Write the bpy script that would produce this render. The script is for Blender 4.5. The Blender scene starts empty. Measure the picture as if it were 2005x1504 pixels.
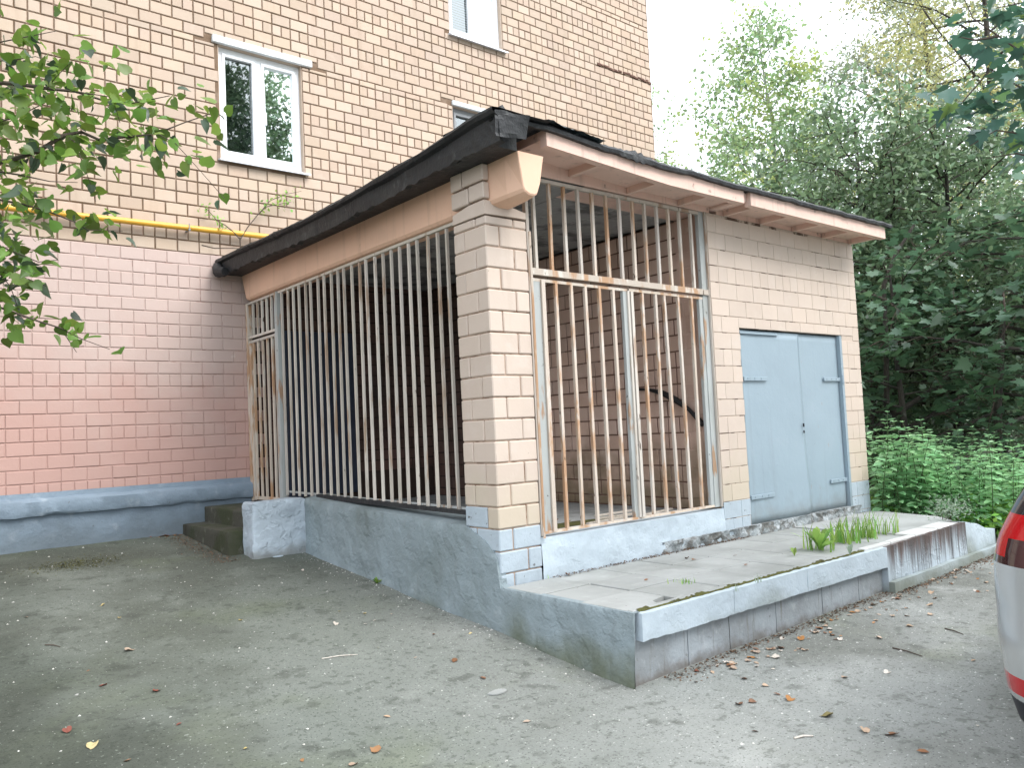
import bpy, math, random
import numpy as np
from mathutils import Vector, Matrix, noise

# ------------------------------------------------------------------ camera, sky, sun, exposure
scene = bpy.context.scene
COL = scene.collection
CAM = np.array([-3.91732, -10.04822, 1.68597])
W_, H_, F_ = 2005.0, 1504.0, 1588.198
EUL = (math.radians(93.20729), math.radians(2.70275), math.radians(-39.70120))
cd = bpy.data.cameras.new('camera'); cam = bpy.data.objects.new('camera', cd); COL.objects.link(cam)
cam.location = CAM; cam.rotation_euler = EUL
cd.sensor_width = 36.0; cd.lens = F_ / W_ * 36.0; cd.clip_end = 2000.0; cd.clip_start = 0.05
scene.camera = cam
world = bpy.data.worlds.new('World'); scene.world = world; world.use_nodes = True
wt = world.node_tree; wt.nodes.clear()
SUN_EL, SUN_AZ = math.radians(46), math.radians(156)
sky = wt.nodes.new('ShaderNodeTexSky'); sky.sky_type = 'NISHITA'; sky.sun_disc = False
sky.sun_elevation = SUN_EL; sky.sun_rotation = SUN_AZ; sky.dust_density = 6.0; sky.air_density = 1.0
hs = wt.nodes.new('ShaderNodeHueSaturation'); hs.inputs['Saturation'].default_value = 0.25
mx = wt.nodes.new('ShaderNodeMix'); mx.data_type = 'RGBA'; mx.inputs[0].default_value = 0.8
mx.inputs[7].default_value = (10.3, 11.0, 12.0, 1)          # the even cloud layer
bg = wt.nodes.new('ShaderNodeBackground'); bg.inputs[1].default_value = 0.10
wo = wt.nodes.new('ShaderNodeOutputWorld')
wt.links.new(sky.outputs[0], hs.inputs['Color']); wt.links.new(hs.outputs[0], mx.inputs[6])
wt.links.new(mx.outputs[2], bg.inputs[0]); wt.links.new(bg.outputs[0], wo.inputs[0])
sl = bpy.data.lights.new('sun', 'SUN'); sun = bpy.data.objects.new('sun', sl); COL.objects.link(sun)
sl.energy = 1.5; sl.angle = math.radians(38); sl.color = (1.0, 0.975, 0.94)
sdir = Vector((math.sin(SUN_AZ) * math.cos(SUN_EL), math.cos(SUN_AZ) * math.cos(SUN_EL), math.sin(SUN_EL)))
sun.rotation_euler = sdir.to_track_quat('Z', 'Y').to_euler(); sun.location = (0, -6, 20)
scene.view_settings.view_transform = 'Standard'; scene.view_settings.look = 'None'
scene.view_settings.exposure = 1.36; scene.view_settings.gamma = 1.0
scene.view_settings.use_curve_mapping = False
scene.render.engine = 'CYCLES'
scene.cycles.max_bounces = 8; scene.cycles.transparent_max_bounces = 12

# ------------------------------------------------------------------ layout helpers
_R = np.array(Matrix.Rotation(EUL[2], 3, 'Z') @ Matrix.Rotation(EUL[1], 3, 'Y') @ Matrix.Rotation(EUL[0], 3, 'X'))
def ray(px, py): return _R @ np.array([(px - W_ / 2) / F_, -(py - H_ / 2) / F_, -1.0])
def at(px, py, depth): return CAM + depth * ray(px, py)
def project(P):
    v = (np.atleast_2d(P) - CAM) @ _R
    return W_ / 2 + F_ * v[:, 0] / -v[:, 2], H_ / 2 - F_ * v[:, 1] / -v[:, 2], -v[:, 2]
def sstep(a, b, x):
    t = np.clip((x - a) / (b - a), 0, 1); return t * t * (3 - 2 * t)
def gz(x, y):
    x = np.asarray(x, float); y = np.asarray(y, float)
    A = .0985 * np.clip(y + 6.5, 0, 6.6) + .02 * np.clip(y + 6.5, -8, 0) + .018 * np.clip(x, 0, 6) * sstep(-5.9, -6.4, y)
    B = .10 + .004 * np.clip(y + 6.5, -10, 60)
    s = sstep(5.2, 7.5, x)
    return (1 - s) * A + s * B
def ground_hit(px, py):
    d = ray(px, py); t = 4.0
    for _ in range(40):
        p = CAM + t * d; t += (p[2] - gz(p[0], p[1])) / -d[2] * .8
    return CAM + t * d

# ------------------------------------------------------------------ materials
def _n(nt, t, **kw):
    n = nt.nodes.new(t)
    for k, v in kw.items(): setattr(n, k, v)
    return n
def c4(c): return (c[0], c[1], c[2], 1.0)
def ramp(nt, src, lo, hi):
    m = _n(nt, 'ShaderNodeMapRange'); m.inputs[1].default_value = lo; m.inputs[2].default_value = hi
    m.interpolation_type = 'SMOOTHSTEP'; nt.links.new(src, m.inputs[0]); return m.outputs[0]
def mth(nt, op, a, b=None):
    m = _n(nt, 'ShaderNodeMath', operation=op)
    for i, v in enumerate((a, b)):
        if v is None: continue
        if isinstance(v, (int, float)): m.inputs[i].default_value = v
        else: nt.links.new(v, m.inputs[i])
    return m.outputs[0]
def piece_random(nt):
    oi = _n(nt, 'ShaderNodeObjectInfo'); ge = _n(nt, 'ShaderNodeNewGeometry')
    return mth(nt, 'FRACT', mth(nt, 'ADD', oi.outputs['Random'], mth(nt, 'MULTIPLY', ge.outputs['Random Per Island'], 7.31)))
def noise_node(nt, pos, scale, detail=4, stretch=None, seed=0.0, rough=.55):
    src = pos
    if stretch or seed:
        mp = _n(nt, 'ShaderNodeMapping'); mp.inputs['Scale'].default_value = stretch or (1, 1, 1)
        mp.inputs['Location'].default_value = (seed, seed * 1.7, -seed); nt.links.new(pos, mp.inputs[0]); src = mp.outputs[0]
    n = _n(nt, 'ShaderNodeTexNoise'); n.inputs['Scale'].default_value = scale; n.inputs['Detail'].default_value = detail
    n.inputs['Roughness'].default_value = rough
    nt.links.new(src, n.inputs['Vector']); return n.outputs['Fac']
MATS = {}
def mat(name, base, rough=.8, layers=(), var=0.0, hue=0.0, bumps=(), metallic=0.0, spec=.4, zlayers=(), coat=0.0, cracks=None):
    """layers: (colour, scale, lo, hi, stretch, strength); zlayers: (colour, z_full, z_none, noise_scale, strength, ymax)"""
    m = bpy.data.materials.new(name); m.use_nodes = True; nt = m.node_tree; nt.nodes.clear()
    out = _n(nt, 'ShaderNodeOutputMaterial'); b = _n(nt, 'ShaderNodeBsdfPrincipled'); nt.links.new(b.outputs[0], out.inputs[0])
    b.inputs['Roughness'].default_value = rough; b.inputs['Metallic'].default_value = metallic
    b.inputs['Specular IOR Level'].default_value = spec; b.inputs['Coat Weight'].default_value = coat
    pos = _n(nt, 'ShaderNodeNewGeometry').outputs['Position']
    rgb = _n(nt, 'ShaderNodeRGB'); rgb.outputs[0].default_value = c4(base); col = rgb.outputs[0]
    if var or hue:
        r = piece_random(nt); h = _n(nt, 'ShaderNodeHueSaturation'); nt.links.new(col, h.inputs['Color'])
        nt.links.new(mth(nt, 'ADD', mth(nt, 'MULTIPLY', r, 2 * var), 1 - var), h.inputs['Value'])
        r2 = mth(nt, 'FRACT', mth(nt, 'MULTIPLY', r, 13.7))
        nt.links.new(mth(nt, 'ADD', mth(nt, 'MULTIPLY', r2, 2 * hue), .5 - hue), h.inputs['Hue'])
        r3 = mth(nt, 'FRACT', mth(nt, 'MULTIPLY', r, 29.3))
        nt.links.new(mth(nt, 'ADD', mth(nt, 'MULTIPLY', r3, 1.6 * var), 1 - .8 * var), h.inputs['Saturation'])
        col = h.outputs[0]
    for i, L in enumerate(layers):
        c, sc, lo, hi = L[:4]; st = L[4] if len(L) > 4 else None; amt = L[5] if len(L) > 5 else 1.0
        f = mth(nt, 'MULTIPLY', ramp(nt, noise_node(nt, pos, sc, 6, st, 3.1 * i + .7), lo, hi), amt)
        x = _n(nt, 'ShaderNodeMix', data_type='RGBA'); nt.links.new(f, x.inputs[0]); nt.links.new(col, x.inputs[6])
        x.inputs[7].default_value = c4(c); col = x.outputs[2]
    for i, ZL in enumerate(zlayers):
        c, z1, z0, sc, amt = ZL[:5]; zst = ZL[5] if len(ZL) > 5 else None
        sep = _n(nt, 'ShaderNodeSeparateXYZ'); nt.links.new(pos, sep.inputs[0])
        hgt = mth(nt, 'ADD', sep.outputs[2], mth(nt, 'MULTIPLY', mth(nt, 'SUBTRACT', noise_node(nt, pos, sc, 5, zst, 9.0 + i), .5), abs(z0 - z1) * (2.6 if zst else 1.8)))
        f = mth(nt, 'MULTIPLY', mth(nt, 'SUBTRACT', 1.0, ramp(nt, hgt, z1, z0)), amt)
        x = _n(nt, 'ShaderNodeMix', data_type='RGBA'); nt.links.new(f, x.inputs[0]); nt.links.new(col, x.inputs[6])
        x.inputs[7].default_value = c4(c); col = x.outputs[2]
    nt.links.new(col, b.inputs['Base Color'])
    nrm = None
    for i, (sc, st, dist) in enumerate(bumps):
        bp = _n(nt, 'ShaderNodeBump'); bp.inputs['Strength'].default_value = st; bp.inputs['Distance'].default_value = dist
        nt.links.new(noise_node(nt, pos, sc, 6, None, 5.0 + i), bp.inputs['Height'])
        if nrm: nt.links.new(nrm, bp.inputs['Normal'])
        nrm = bp.outputs[0]
    if cracks:
        sc, wd, st, dist = cracks
        bp = _n(nt, 'ShaderNodeBump'); bp.inputs['Strength'].default_value = st; bp.inputs['Distance'].default_value = dist
        nt.links.new(mth(nt, 'ADD', ramp(nt, noise_node(nt, pos, sc, 5, None, 21.0), .5, .5 + wd), ramp(nt, noise_node(nt, pos, sc * 1.9, 6, (1, 1, 1.6), 33.0), .56, .56 + wd)), bp.inputs['Height'])
        if nrm: nt.links.new(nrm, bp.inputs['Normal'])
        nrm = bp.outputs[0]
    if nrm: nt.links.new(nrm, b.inputs['Normal'])
    MATS[name] = m; return m
def leafmat(name, base, var=.35, hue=.025, trans=.3, rough=.42, spec=.5, light=None):
    m = bpy.data.materials.new(name); m.use_nodes = True; nt = m.node_tree; nt.nodes.clear()
    out = _n(nt, 'ShaderNodeOutputMaterial'); b = _n(nt, 'ShaderNodeBsdfPrincipled')
    b.inputs['Roughness'].default_value = rough; b.inputs['Specular IOR Level'].default_value = spec
    r = piece_random(nt); h = _n(nt, 'ShaderNodeHueSaturation'); h.inputs['Color'].default_value = c4(base)
    pos = _n(nt, 'ShaderNodeNewGeometry').outputs['Position']
    nt.links.new(mth(nt, 'ADD', mth(nt, 'MULTIPLY', r, 2 * var), 1 - var), h.inputs['Value'])
    nt.links.new(mth(nt, 'ADD', mth(nt, 'MULTIPLY', mth(nt, 'FRACT', mth(nt, 'MULTIPLY', r, 17.3)), 2 * hue), .5 - hue), h.inputs['Hue'])
    col = h.outputs[0]
    if light:
        x = _n(nt, 'ShaderNodeMix', data_type='RGBA'); nt.links.new(ramp(nt, noise_node(nt, pos, light[1], 2), .5, .7), x.inputs[0])
        nt.links.new(col, x.inputs[6]); x.inputs[7].default_value = c4(light[0]); col = x.outputs[2]
    nt.links.new(col, b.inputs['Base Color'])
    tr = _n(nt, 'ShaderNodeBsdfTranslucent'); h2 = _n(nt, 'ShaderNodeHueSaturation'); h2.inputs['Value'].default_value = 1.6; h2.inputs['Hue'].default_value = .485
    nt.links.new(col, h2.inputs['Color']); nt.links.new(h2.outputs[0], tr.inputs[0])
    ms = _n(nt, 'ShaderNodeMixShader'); ms.inputs[0].default_value = trans
    nt.links.new(b.outputs[0], ms.inputs[1]); nt.links.new(tr.outputs[0], ms.inputs[2]); nt.links.new(ms.outputs[0], out.inputs[0])
    MATS[name] = m; return m

mat('tan_brick', (.455, .354, .276), .82, [((.33, .25, .185), 2.2, .55, .75, (3.5, 3.5, .22), .35), ((.39, .305, .24), 1.1, .52, .75, None, .45), ((.51, .42, .34), 9, .5, .8, None, .4), ((.43, .32, .235), .55, .55, .75, None, .35)], var=.085, hue=.005, bumps=[(60, .25, .004), (14, .2, .006)])
mat('brown_mortar', (.16, .105, .068), .95, [((.24, .175, .13), 4, .45, .7)], bumps=[(50, .6, .01)])
mat('pink_paint', (.475, .368, .33), .72, [((.36, .27, .24), 1.7, .58, .76, (3, 3, .2), .3), ((.62, .56, .52), 4.5, .70, .72, None, .5), ((.44, .33, .295), 1.2, .45, .75, None, .6), ((.53, .43, .395), 5, .55, .8, None, .5), ((.36, .25, .22), 26, .72, .78, None, .5)], var=.03, bumps=[(45, .25, .004), (9, .2, .008)], zlayers=[((.455, .265, .225), 1.4, 3.4, .9, .75)])
mat('shaded_pink_paint', (.11, .06, .048), .75, [((.05, .03, .025), 2, .4, .7)], bumps=[(40, .3, .004)])  # wall inside the annex, with the interior's shade painted into its pink
mat('cream_paint', (.56, .462, .388), .7, [((.43, .34, .27), 2.0, .57, .76, (3.5, 3.5, .2), .35), ((.50, .41, .345), 1.5, .45, .75, None, .6), ((.60, .515, .45), 6, .5, .8, None, .5), ((.24, .17, .12), 30, .715, .76, None, .8)], var=.04, bumps=[(45, .22, .004), (10, .2, .008)], zlayers=[((.47, .42, .30), .9, 1.5, 3, .45)])
mat('cream_joint', (.50, .41, .34), .85, [((.10, .065, .045), 5, .53, .60, (1, 1, .6))], bumps=[(30, .3, .006)])
mat('cream_mortar', (.42, .31, .24), .85, [((.20, .12, .08), 8, .5, .64)], bumps=[(30, .4, .008)])
mat('pink_mortar', (.46, .35, .315), .85, [((.33, .22, .19), 7, .56, .68)], bumps=[(30, .4, .008)], zlayers=[((.40, .235, .20), 1.4, 3.4, .9, .75)])
mat('deep_shade_paint', (.10, .058, .045), .75, [((.055, .033, .028), 2, .42, .7)], var=.1)  # rear partition: darker paint plus the interior's shade put into the colour
mat('deep_shade_mortar', (.045, .028, .022), .9)  # near-black joints, interior shade put into their colour
mat('inner_paint', (.58, .41, .33), .75, [((.42, .28, .22), 1.3, .45, .72, None, .7), ((.62, .50, .42), 6, .58, .75, None, .6)], var=.10, bumps=[(40, .3, .005)], zlayers=[((.10, .085, .03), .8, 1.6, 2.5, .75)])
mat('inner_mortar', (.16, .095, .07), .9, [((.30, .22, .18), 5, .58, .64, (1, 1, .4))])
mat('grey_paint', (.475, .55, .605), .62, [((.385, .45, .495), 2.2, .45, .75, None, .7), ((.55, .62, .67), 7, .55, .8, None, .6), ((.18, .19, .195), 17, .70, .75, None, .7)], bumps=[(5, .55, .03), (40, .35, .006)], cracks=(2.2, .05, .28, .008), zlayers=[((.15, .16, .11), .05, .42, 2, .8)])
mat('block_paint', (.46, .53, .59), .66, [((.31, .36, .405), 2.6, .42, .72, None, .8), ((.48, .54, .59), 7, .55, .8, None, .6), ((.17, .18, .18), 15, .66, .72, None, .8)], bumps=[(4.5, .9, .05), (26, .5, .012)], cracks=(2.6, .04, .6, .012), zlayers=[((.20, .205, .19), .47, .62, 6, .8)])
mat('grey_render', (.235, .285, .305), .72, [((.165, .20, .20), 1.4, .42, .72, None, .8), ((.34, .39, .41), 5, .56, .8, None, .6), ((.12, .13, .13), 19, .70, .75, None, .6)], bumps=[(3.2, 1.0, .06), (26, .5, .012)], cracks=(1.8, .05, .42, .012), zlayers=[((.09, .10, .05), -.02, .32, 2.3, .85)])
mat('foot_paint', (.34, .375, .40), .8, [((.25, .27, .28), 2.2, .42, .7), ((.44, .47, .49), 11, .55, .75, None, .6), ((.12, .115, .10), 13, .64, .72, None, .6), ((.17, .16, .14), 5, .56, .68, (4, 1, .3), .7)], bumps=[(12, .6, .02), (60, .4, .006)], zlayers=[((.135, .115, .095), .0, .12, 7.0, .8)])
mat('stained_paint', (.44, .505, .555), .65, [((.30, .35, .39), 2.2, .45, .75, None, .7), ((.48, .54, .59), 7, .55, .8, None, .6)], bumps=[(9, .4, .02), (40, .35, .006)], cracks=(2.6, .03, .5, .01), zlayers=[((.13, .06, .042), .53, .30, 4.0, .95, (3.0, 1, .3)), ((.06, .045, .04), .55, .12, 7, .85, (5.0, 1, .14)), ((.15, .16, .11), .08, .2, 4, .7)])
mat('grey_brick_paint', (.40, .465, .515), .65, [((.31, .355, .39), 3, .45, .75, None, .7), ((.12, .12, .12), 22, .66, .7, None, .9)], bumps=[(18, .5, .012), (50, .3, .005)])
mat('plinth_paint', (.185, .24, .295), .65, [((.14, .18, .225), 1.8, .45, .75, None, .7), ((.37, .42, .47), 6, .57, .8, None, .6), ((.12, .14, .16), 18, .68, .73, None, .8)], bumps=[(7, .6, .03), (35, .4, .008)], zlayers=[((.10, .12, .13), .66, 1.0, 2.5, .6)])  # darker foot has the shade below the ledge painted in
mat('door_paint', (.268, .342, .392), .42, [((.225, .275, .305), 2.4, .55, .75, (5, 5, .15), .5), ((.30, .20, .13), 11, .71, .74, (2, 2, .5), .5), ((.235, .30, .345), 1.2, .45, .75, None, .6), ((.30, .36, .41), 4, .55, .8, None, .4), ((.14, .15, .15), 34, .71, .745, None, .8)], bumps=[(3, .35, .03), (60, .12, .003)], zlayers=[((.20, .22, .22), .55, .85, 6, .6)])
mat('blue_door_paint', (.022, .03, .055), .5, [((.035, .045, .07), 3, .4, .7)])
mat('bare_concrete', (.30, .31, .31), .9, [((.20, .21, .20), 2.2, .42, .7), ((.42, .43, .42), 11, .55, .75, None, .7), ((.10, .10, .09), 13, .62, .72, None, .7)], bumps=[(12, .6, .02), (60, .4, .006)])
mat('broken_concrete', (.33, .36, .37), .9, [((.17, .17, .16), 9, .44, .60), ((.48, .51, .53), 14, .55, .66, None, .8)], bumps=[(16, 1.0, .05), (50, .6, .012)])
mat('ceiling_concrete', (.33, .33, .325), .9, [((.13, .13, .13), 3, .45, .65), ((.48, .475, .46), 5, .55, .72, (1, 3, 1), .8)], bumps=[(10, .6, .02)])
mat('slab_paint', (.74, .52, .435), .75, [((.46, .32, .26), 3, .55, .72, (4, 4, .4), .6), ((.60, .43, .36), 2.5, .45, .75, None, .7), ((.55, .45, .38), 8, .55, .8, None, .5), ((.18, .12, .10), 9, .66, .74, None, .6)], bumps=[(20, .3, .008)])
mat('beam_paint', (.76, .49, .35), .7, [((.50, .31, .21), 2.5, .55, .75, (4, 4, .3), .55), ((.62, .41, .295), 1.6, .45, .75, None, .6), ((.20, .11, .07), 5, .72, .77, (.3, 3, 1), .7)], bumps=[(25, .2, .005)])
mat('felt', (.014, .015, .017), .62, [((.034, .036, .036), 3, .45, .75, None, .8), ((.085, .09, .088), 15, .60, .74, (1, 1, .5), .6)], bumps=[(16, .6, .02), (80, .5, .004)], spec=.5)
mat('torn_felt', (.05, .07, .08), .5, [((.30, .38, .40), 9, .50, .66), ((.02, .025, .03), 14, .55, .68)], bumps=[(14, .8, .02)], spec=.6)
mat('bar_paint', (.56, .51, .45), .55, [((.42, .37, .31), 7, .45, .7, (1, 1, .3), .7), ((.30, .17, .09), 9, .57, .66, (1, 1, .16), .7), ((.07, .045, .03), 23, .665, .71, (1, 1, .3), .9)], var=.14, hue=.008, bumps=[(70, .4, .003)])
mat('rusty_paint', (.56, .48, .40), .6, [((.42, .23, .115), 8, .475, .60, (1, 1, .22), .85), ((.62, .58, .52), 12, .55, .68, (1, 1, .3), .8), ((.08, .05, .03), 20, .66, .71, (1, 1, .4), .9)], var=.14, bumps=[(60, .5, .004)])
mat('post_paint', (.40, .42, .41), .6, [((.30, .31, .29), 5, .45, .7, (1, 1, .3), .7), ((.34, .18, .08), 10, .58, .66, (1, 1, .2), .8), ((.06, .05, .04), 16, .66, .72, None, .9)], bumps=[(50, .4, .004)])
mat('window_white', (.78, .80, .82), .35, [((.70, .72, .75), 6, .5, .8, None, .5)])
mat('old_frame', (.24, .25, .26), .6)
mat('white_concrete', (.66, .68, .69), .8, [((.5, .51, .52), 5, .5, .75)], bumps=[(30, .2, .004)])
mat('dark_room', (.020, .030, .030), .9)
mat('curtain', (.20, .205, .22), .8, [((.12, .12, .13), 7, .4, .6, (3, 1, .2))])
mat('blind', (.50, .66, .80), .6)
mat('sill_metal', (.62, .66, .72), .4, metallic=.3)
mat('yellow_pipe', (.66, .36, .045), .38, [((.55, .28, .03), 5, .5, .7)], spec=.5)
mat('moss_step', (.062, .060, .046), .95, [((.042, .048, .024), 2.2, .42, .62), ((.16, .16, .13), 9, .58, .75, None, .7), ((.028, .022, .015), 1.6, .55, .75)], bumps=[(20, .6, .012), (70, .5, .006)])
mat('tile', (.345, .355, .345), .85, [((.26, .27, .255), 1.6, .42, .72), ((.43, .44, .43), 6, .55, .8, None, .6), ((.13, .12, .10), 24, .68, .72, None, .8)], var=.10, bumps=[(25, .3, .006), (80, .3, .003)])
mat('tile_bed', (.10, .095, .075), .95, [((.06, .075, .025), 6, .5, .65)])
mat('white_slab', (.56, .56, .54), .8, [((.42, .42, .40), 3, .5, .75)], bumps=[(20, .3, .006)])
mat('asphalt', (.205, .212, .204), .93, [((.115, .118, .105), .5, .40, .64, None, .9), ((.27, .275, .265), 1.6, .52, .75, None, .7), ((.15, .165, .105), .8, .52, .72, None, .5), ((.075, .078, .07), 5, .56, .70, None, .6), ((.40, .405, .39), 48, .63, .69, None, .85), ((.055, .057, .052), 75, .58, .66, None, .8), ((.075, .08, .07), 17, .56, .66, None, .55)], bumps=[(70, .8, .010), (9, .5, .02), (180, .6, .004)])
def damp_and_shade(m):
    # colour holds dampness and tree shade at left, dust and brighter light at right
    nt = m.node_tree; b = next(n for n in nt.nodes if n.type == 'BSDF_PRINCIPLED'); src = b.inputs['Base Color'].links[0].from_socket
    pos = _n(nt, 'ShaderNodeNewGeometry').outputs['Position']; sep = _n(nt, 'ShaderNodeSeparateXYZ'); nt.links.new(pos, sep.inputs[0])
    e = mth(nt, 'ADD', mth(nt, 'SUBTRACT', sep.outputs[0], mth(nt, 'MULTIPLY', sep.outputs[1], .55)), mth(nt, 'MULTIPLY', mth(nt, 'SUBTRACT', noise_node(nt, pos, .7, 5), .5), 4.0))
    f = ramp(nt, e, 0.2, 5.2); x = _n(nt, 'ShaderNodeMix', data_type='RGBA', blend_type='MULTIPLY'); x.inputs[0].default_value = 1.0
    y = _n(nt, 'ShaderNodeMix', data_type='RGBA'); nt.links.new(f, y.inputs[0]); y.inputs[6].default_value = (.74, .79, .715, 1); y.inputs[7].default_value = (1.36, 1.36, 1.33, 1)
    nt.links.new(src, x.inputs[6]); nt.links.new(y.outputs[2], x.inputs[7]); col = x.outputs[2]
    # moss and painted shade: under the linden at the far left and along the foot of the building
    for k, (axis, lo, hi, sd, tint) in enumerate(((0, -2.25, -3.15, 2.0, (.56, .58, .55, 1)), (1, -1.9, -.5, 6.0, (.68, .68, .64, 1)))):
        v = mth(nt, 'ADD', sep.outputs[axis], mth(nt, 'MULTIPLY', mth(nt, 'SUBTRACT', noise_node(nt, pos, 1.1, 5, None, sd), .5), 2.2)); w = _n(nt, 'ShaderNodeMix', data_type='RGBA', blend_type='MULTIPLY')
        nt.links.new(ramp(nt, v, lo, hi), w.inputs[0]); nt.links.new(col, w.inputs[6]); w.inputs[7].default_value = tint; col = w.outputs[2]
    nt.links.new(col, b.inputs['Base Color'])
damp_and_shade(MATS['asphalt'])
mat('soil', (.045, .04, .026), .95, [((.03, .04, .015), 3, .45, .65)], bumps=[(12, .6, .03)])
mat('moss', (.085, .085, .022), .95, [((.05, .05, .018), 12, .45, .65), ((.15, .13, .03), 25, .55, .7, None, .6)], bumps=[(50, .9, .01)])
mat('dirt', (.13, .085, .055), .95, [((.20, .13, .09), 20, .5, .65), ((.07, .045, .03), 9, .5, .7)], bumps=[(40, .8, .012)])
mat('pebble', (.46, .45, .42), .8, var=.45)
mat('stain', (.10, .05, .035), .9, [((.17, .10, .07), 14, .5, .65)], bumps=[(30, .5, .004)])
mat('black_rubber', (.012, .012, .013), .6)
mat('bark', (.050, .044, .036), .95, [((.025, .023, .02), 6, .45, .65, (1, 1, .2)), ((.09, .09, .075), 10, .6, .75)], bumps=[(14, .9, .02)])
mat('birch_bark', (.42, .42, .40), .9, [((.06, .06, .06), 4, .55, .62, (1, 1, 5))], bumps=[(14, .5, .01)])
mat('twig', (.075, .055, .042), .8)
mat('stem_green', (.06, .10, .035), .7)
leafmat('linden_leaf', (0.12, 0.21, 0.036), .45, .022, .30, .42, .5)
leafmat('linden_dark', (0.045, 0.075, 0.04), .4, .02, .22, .36, .6)
leafmat('maple_leaf', (0.07, 0.135, 0.075), .42, .025, .3, .40, .55)
leafmat('near_maple', (.055, .125, .088), .4, .03, .28, .38, .55)
leafmat('maple_light', (0.16, 0.27, 0.08), .4, .03, .35, .45, .45)
leafmat('shade_leaf', (0.11, 0.17, 0.095), .5, .025, .25, .36, .6)
leafmat('bush_leaf', (0.15, 0.23, 0.125), .5, .02, .28, .30, .62)
leafmat('birch_leaf', (0.21, 0.31, 0.155), .4, .03, .4, .45, .4, ((.36, .42, .13), .45))  # pale base colour has slight distance haze mixed in
leafmat('poplar_leaf', (0.235, 0.27, 0.18), .4, .03, .4, .45, .4)
leafmat('willow_leaf', (0.31, 0.32, 0.13), .35, .02, .45, .5, .35)
leafmat('nettle_leaf', (0.26, 0.47, 0.24), .35, .02, .3, .45, .45)
leafmat('cover_leaf', (0.2, 0.4, 0.08), .4, .025, .35, .5, .4)
leafmat('grass_blade', (0.2, 0.35, 0.08), .4, .03, .35, .5, .4)
leafmat('wormwood', (0.29, 0.36, 0.27), .3, .02, .3, .6, .3)
for nm, c in dict(leaf_tan=(0.42, 0.31, 0.225), leaf_brown=(.19, .095, .05), leaf_red=(0.22, 0.07, 0.05), leaf_orange=(0.34, 0.165, 0.06), leaf_yellow=(0.42, 0.34, 0.15), leaf_olive=(.16, .13, .03), leaf_pale=(0.52, 0.47, 0.41)).items():
    mat(nm, c, .7, [((c[0] * .6, c[1] * .55, c[2] * .5), 40, .5, .7, None, .7)], var=.2, bumps=[(90, .4, .003)])
# car
mat('car_paint', (.50, .52, .525), .26, metallic=.55, spec=.5, coat=.6)
mat('car_glass', (.010, .011, .016), .06, spec=.7)
mat('car_black', (.012, .012, .018), .5)
mat('car_tyre', (.02, .02, .02), .85)
mat('car_rim', (.5, .5, .52), .3, metallic=.9)
mat('lamp_red', (.42, .004, .008), .12, spec=.4, coat=.25)
mat('lamp_dark', (.025, .004, .008), .12, spec=.6, coat=.8)
mat('car_chrome', (.6, .6, .62), .15, metallic=1.0)
# window glass: mirror-like pane over a clear body
_g = bpy.data.materials.new('glass'); _g.use_nodes = True; _t = _g.node_tree; _t.nodes.clear()
_o = _n(_t, 'ShaderNodeOutputMaterial'); _a = _n(_t, 'ShaderNodeBsdfTransparent'); _a.inputs[0].default_value = (.80, .88, .88, 1)
_b = _n(_t, 'ShaderNodeBsdfGlossy'); _b.inputs['Roughness'].default_value = .015; _b.inputs[0].default_value = (.93, 1, 1, 1)
_f = _n(_t, 'ShaderNodeFresnel'); _f.inputs[0].default_value = 3.0; _x = _n(_t, 'ShaderNodeMixShader')
_t.links.new(_f.outputs[0], _x.inputs[0]); _t.links.new(_a.outputs[0], _x.inputs[1]); _t.links.new(_b.outputs[0], _x.inputs[2]); _t.links.new(_x.outputs[0], _o.inputs[0])
MATS['glass'] = _g

# ------------------------------------------------------------------ object helpers
ORG = {}
def link(o, parent=None):
    COL.objects.link(o)
    if parent is not None:
        o.parent = parent; ORG[o.name] = ORG.get(parent.name, Vector((0, 0, 0)))
    else: ORG[o.name] = Vector(o.location)
    return o
def tag(o, label=None, cat=None, group=None, kind=None):
    if label: o['label'] = label
    if cat: o['category'] = cat
    if group: o['group'] = group
    if kind: o['kind'] = kind
    return o
def thing(name, label, cat, loc=(0, 0, 0), group=None):
    o = bpy.data.objects.new(name, None); o.location = loc; o.empty_display_size = .1; link(o)
    return tag(o, label, cat, group)
def mesh_from(name, V, Fc, mats, smooth=False, mi=None):
    me = bpy.data.meshes.new(name); me.from_pydata([tuple(map(float, v)) for v in V], [], Fc)
    for m in (mats if isinstance(mats, (list, tuple)) else [mats]): me.materials.append(MATS[m])
    if mi is not None: me.polygons.foreach_set('material_index', np.asarray(mi, dtype=np.int32))
    if smooth: me.polygons.foreach_set('use_smooth', np.ones(len(me.polygons), dtype=bool))
    me.update(); return me
def fast_mesh(name, V, T, m, smooth=False):
    """V (n,3), T (m,3) triangles, numpy"""
    me = bpy.data.meshes.new(name); V = np.asarray(V, np.float32); T = np.asarray(T, np.int32)
    me.vertices.add(len(V)); me.vertices.foreach_set('co', V.ravel())
    me.loops.add(T.size); me.loops.foreach_set('vertex_index', T.ravel())
    me.polygons.add(len(T)); me.polygons.foreach_set('loop_start', np.arange(0, T.size, T.shape[1], dtype=np.int32))
    me.polygons.foreach_set('loop_total', np.full(len(T), T.shape[1], np.int32))
    if smooth: me.polygons.foreach_set('use_smooth', np.ones(len(T), dtype=bool))
    me.materials.append(MATS[m]); me.update(calc_edges=True); return me
def place(name, me, parent=None, loc=(0, 0, 0), rot=(0, 0, 0), scale=None):
    o = bpy.data.objects.new(name, me); o.location = Vector(loc); o.rotation_euler = rot
    if scale is not None: o.scale = (scale,) * 3 if isinstance(scale, (int, float)) else scale
    return link(o, parent)
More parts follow.
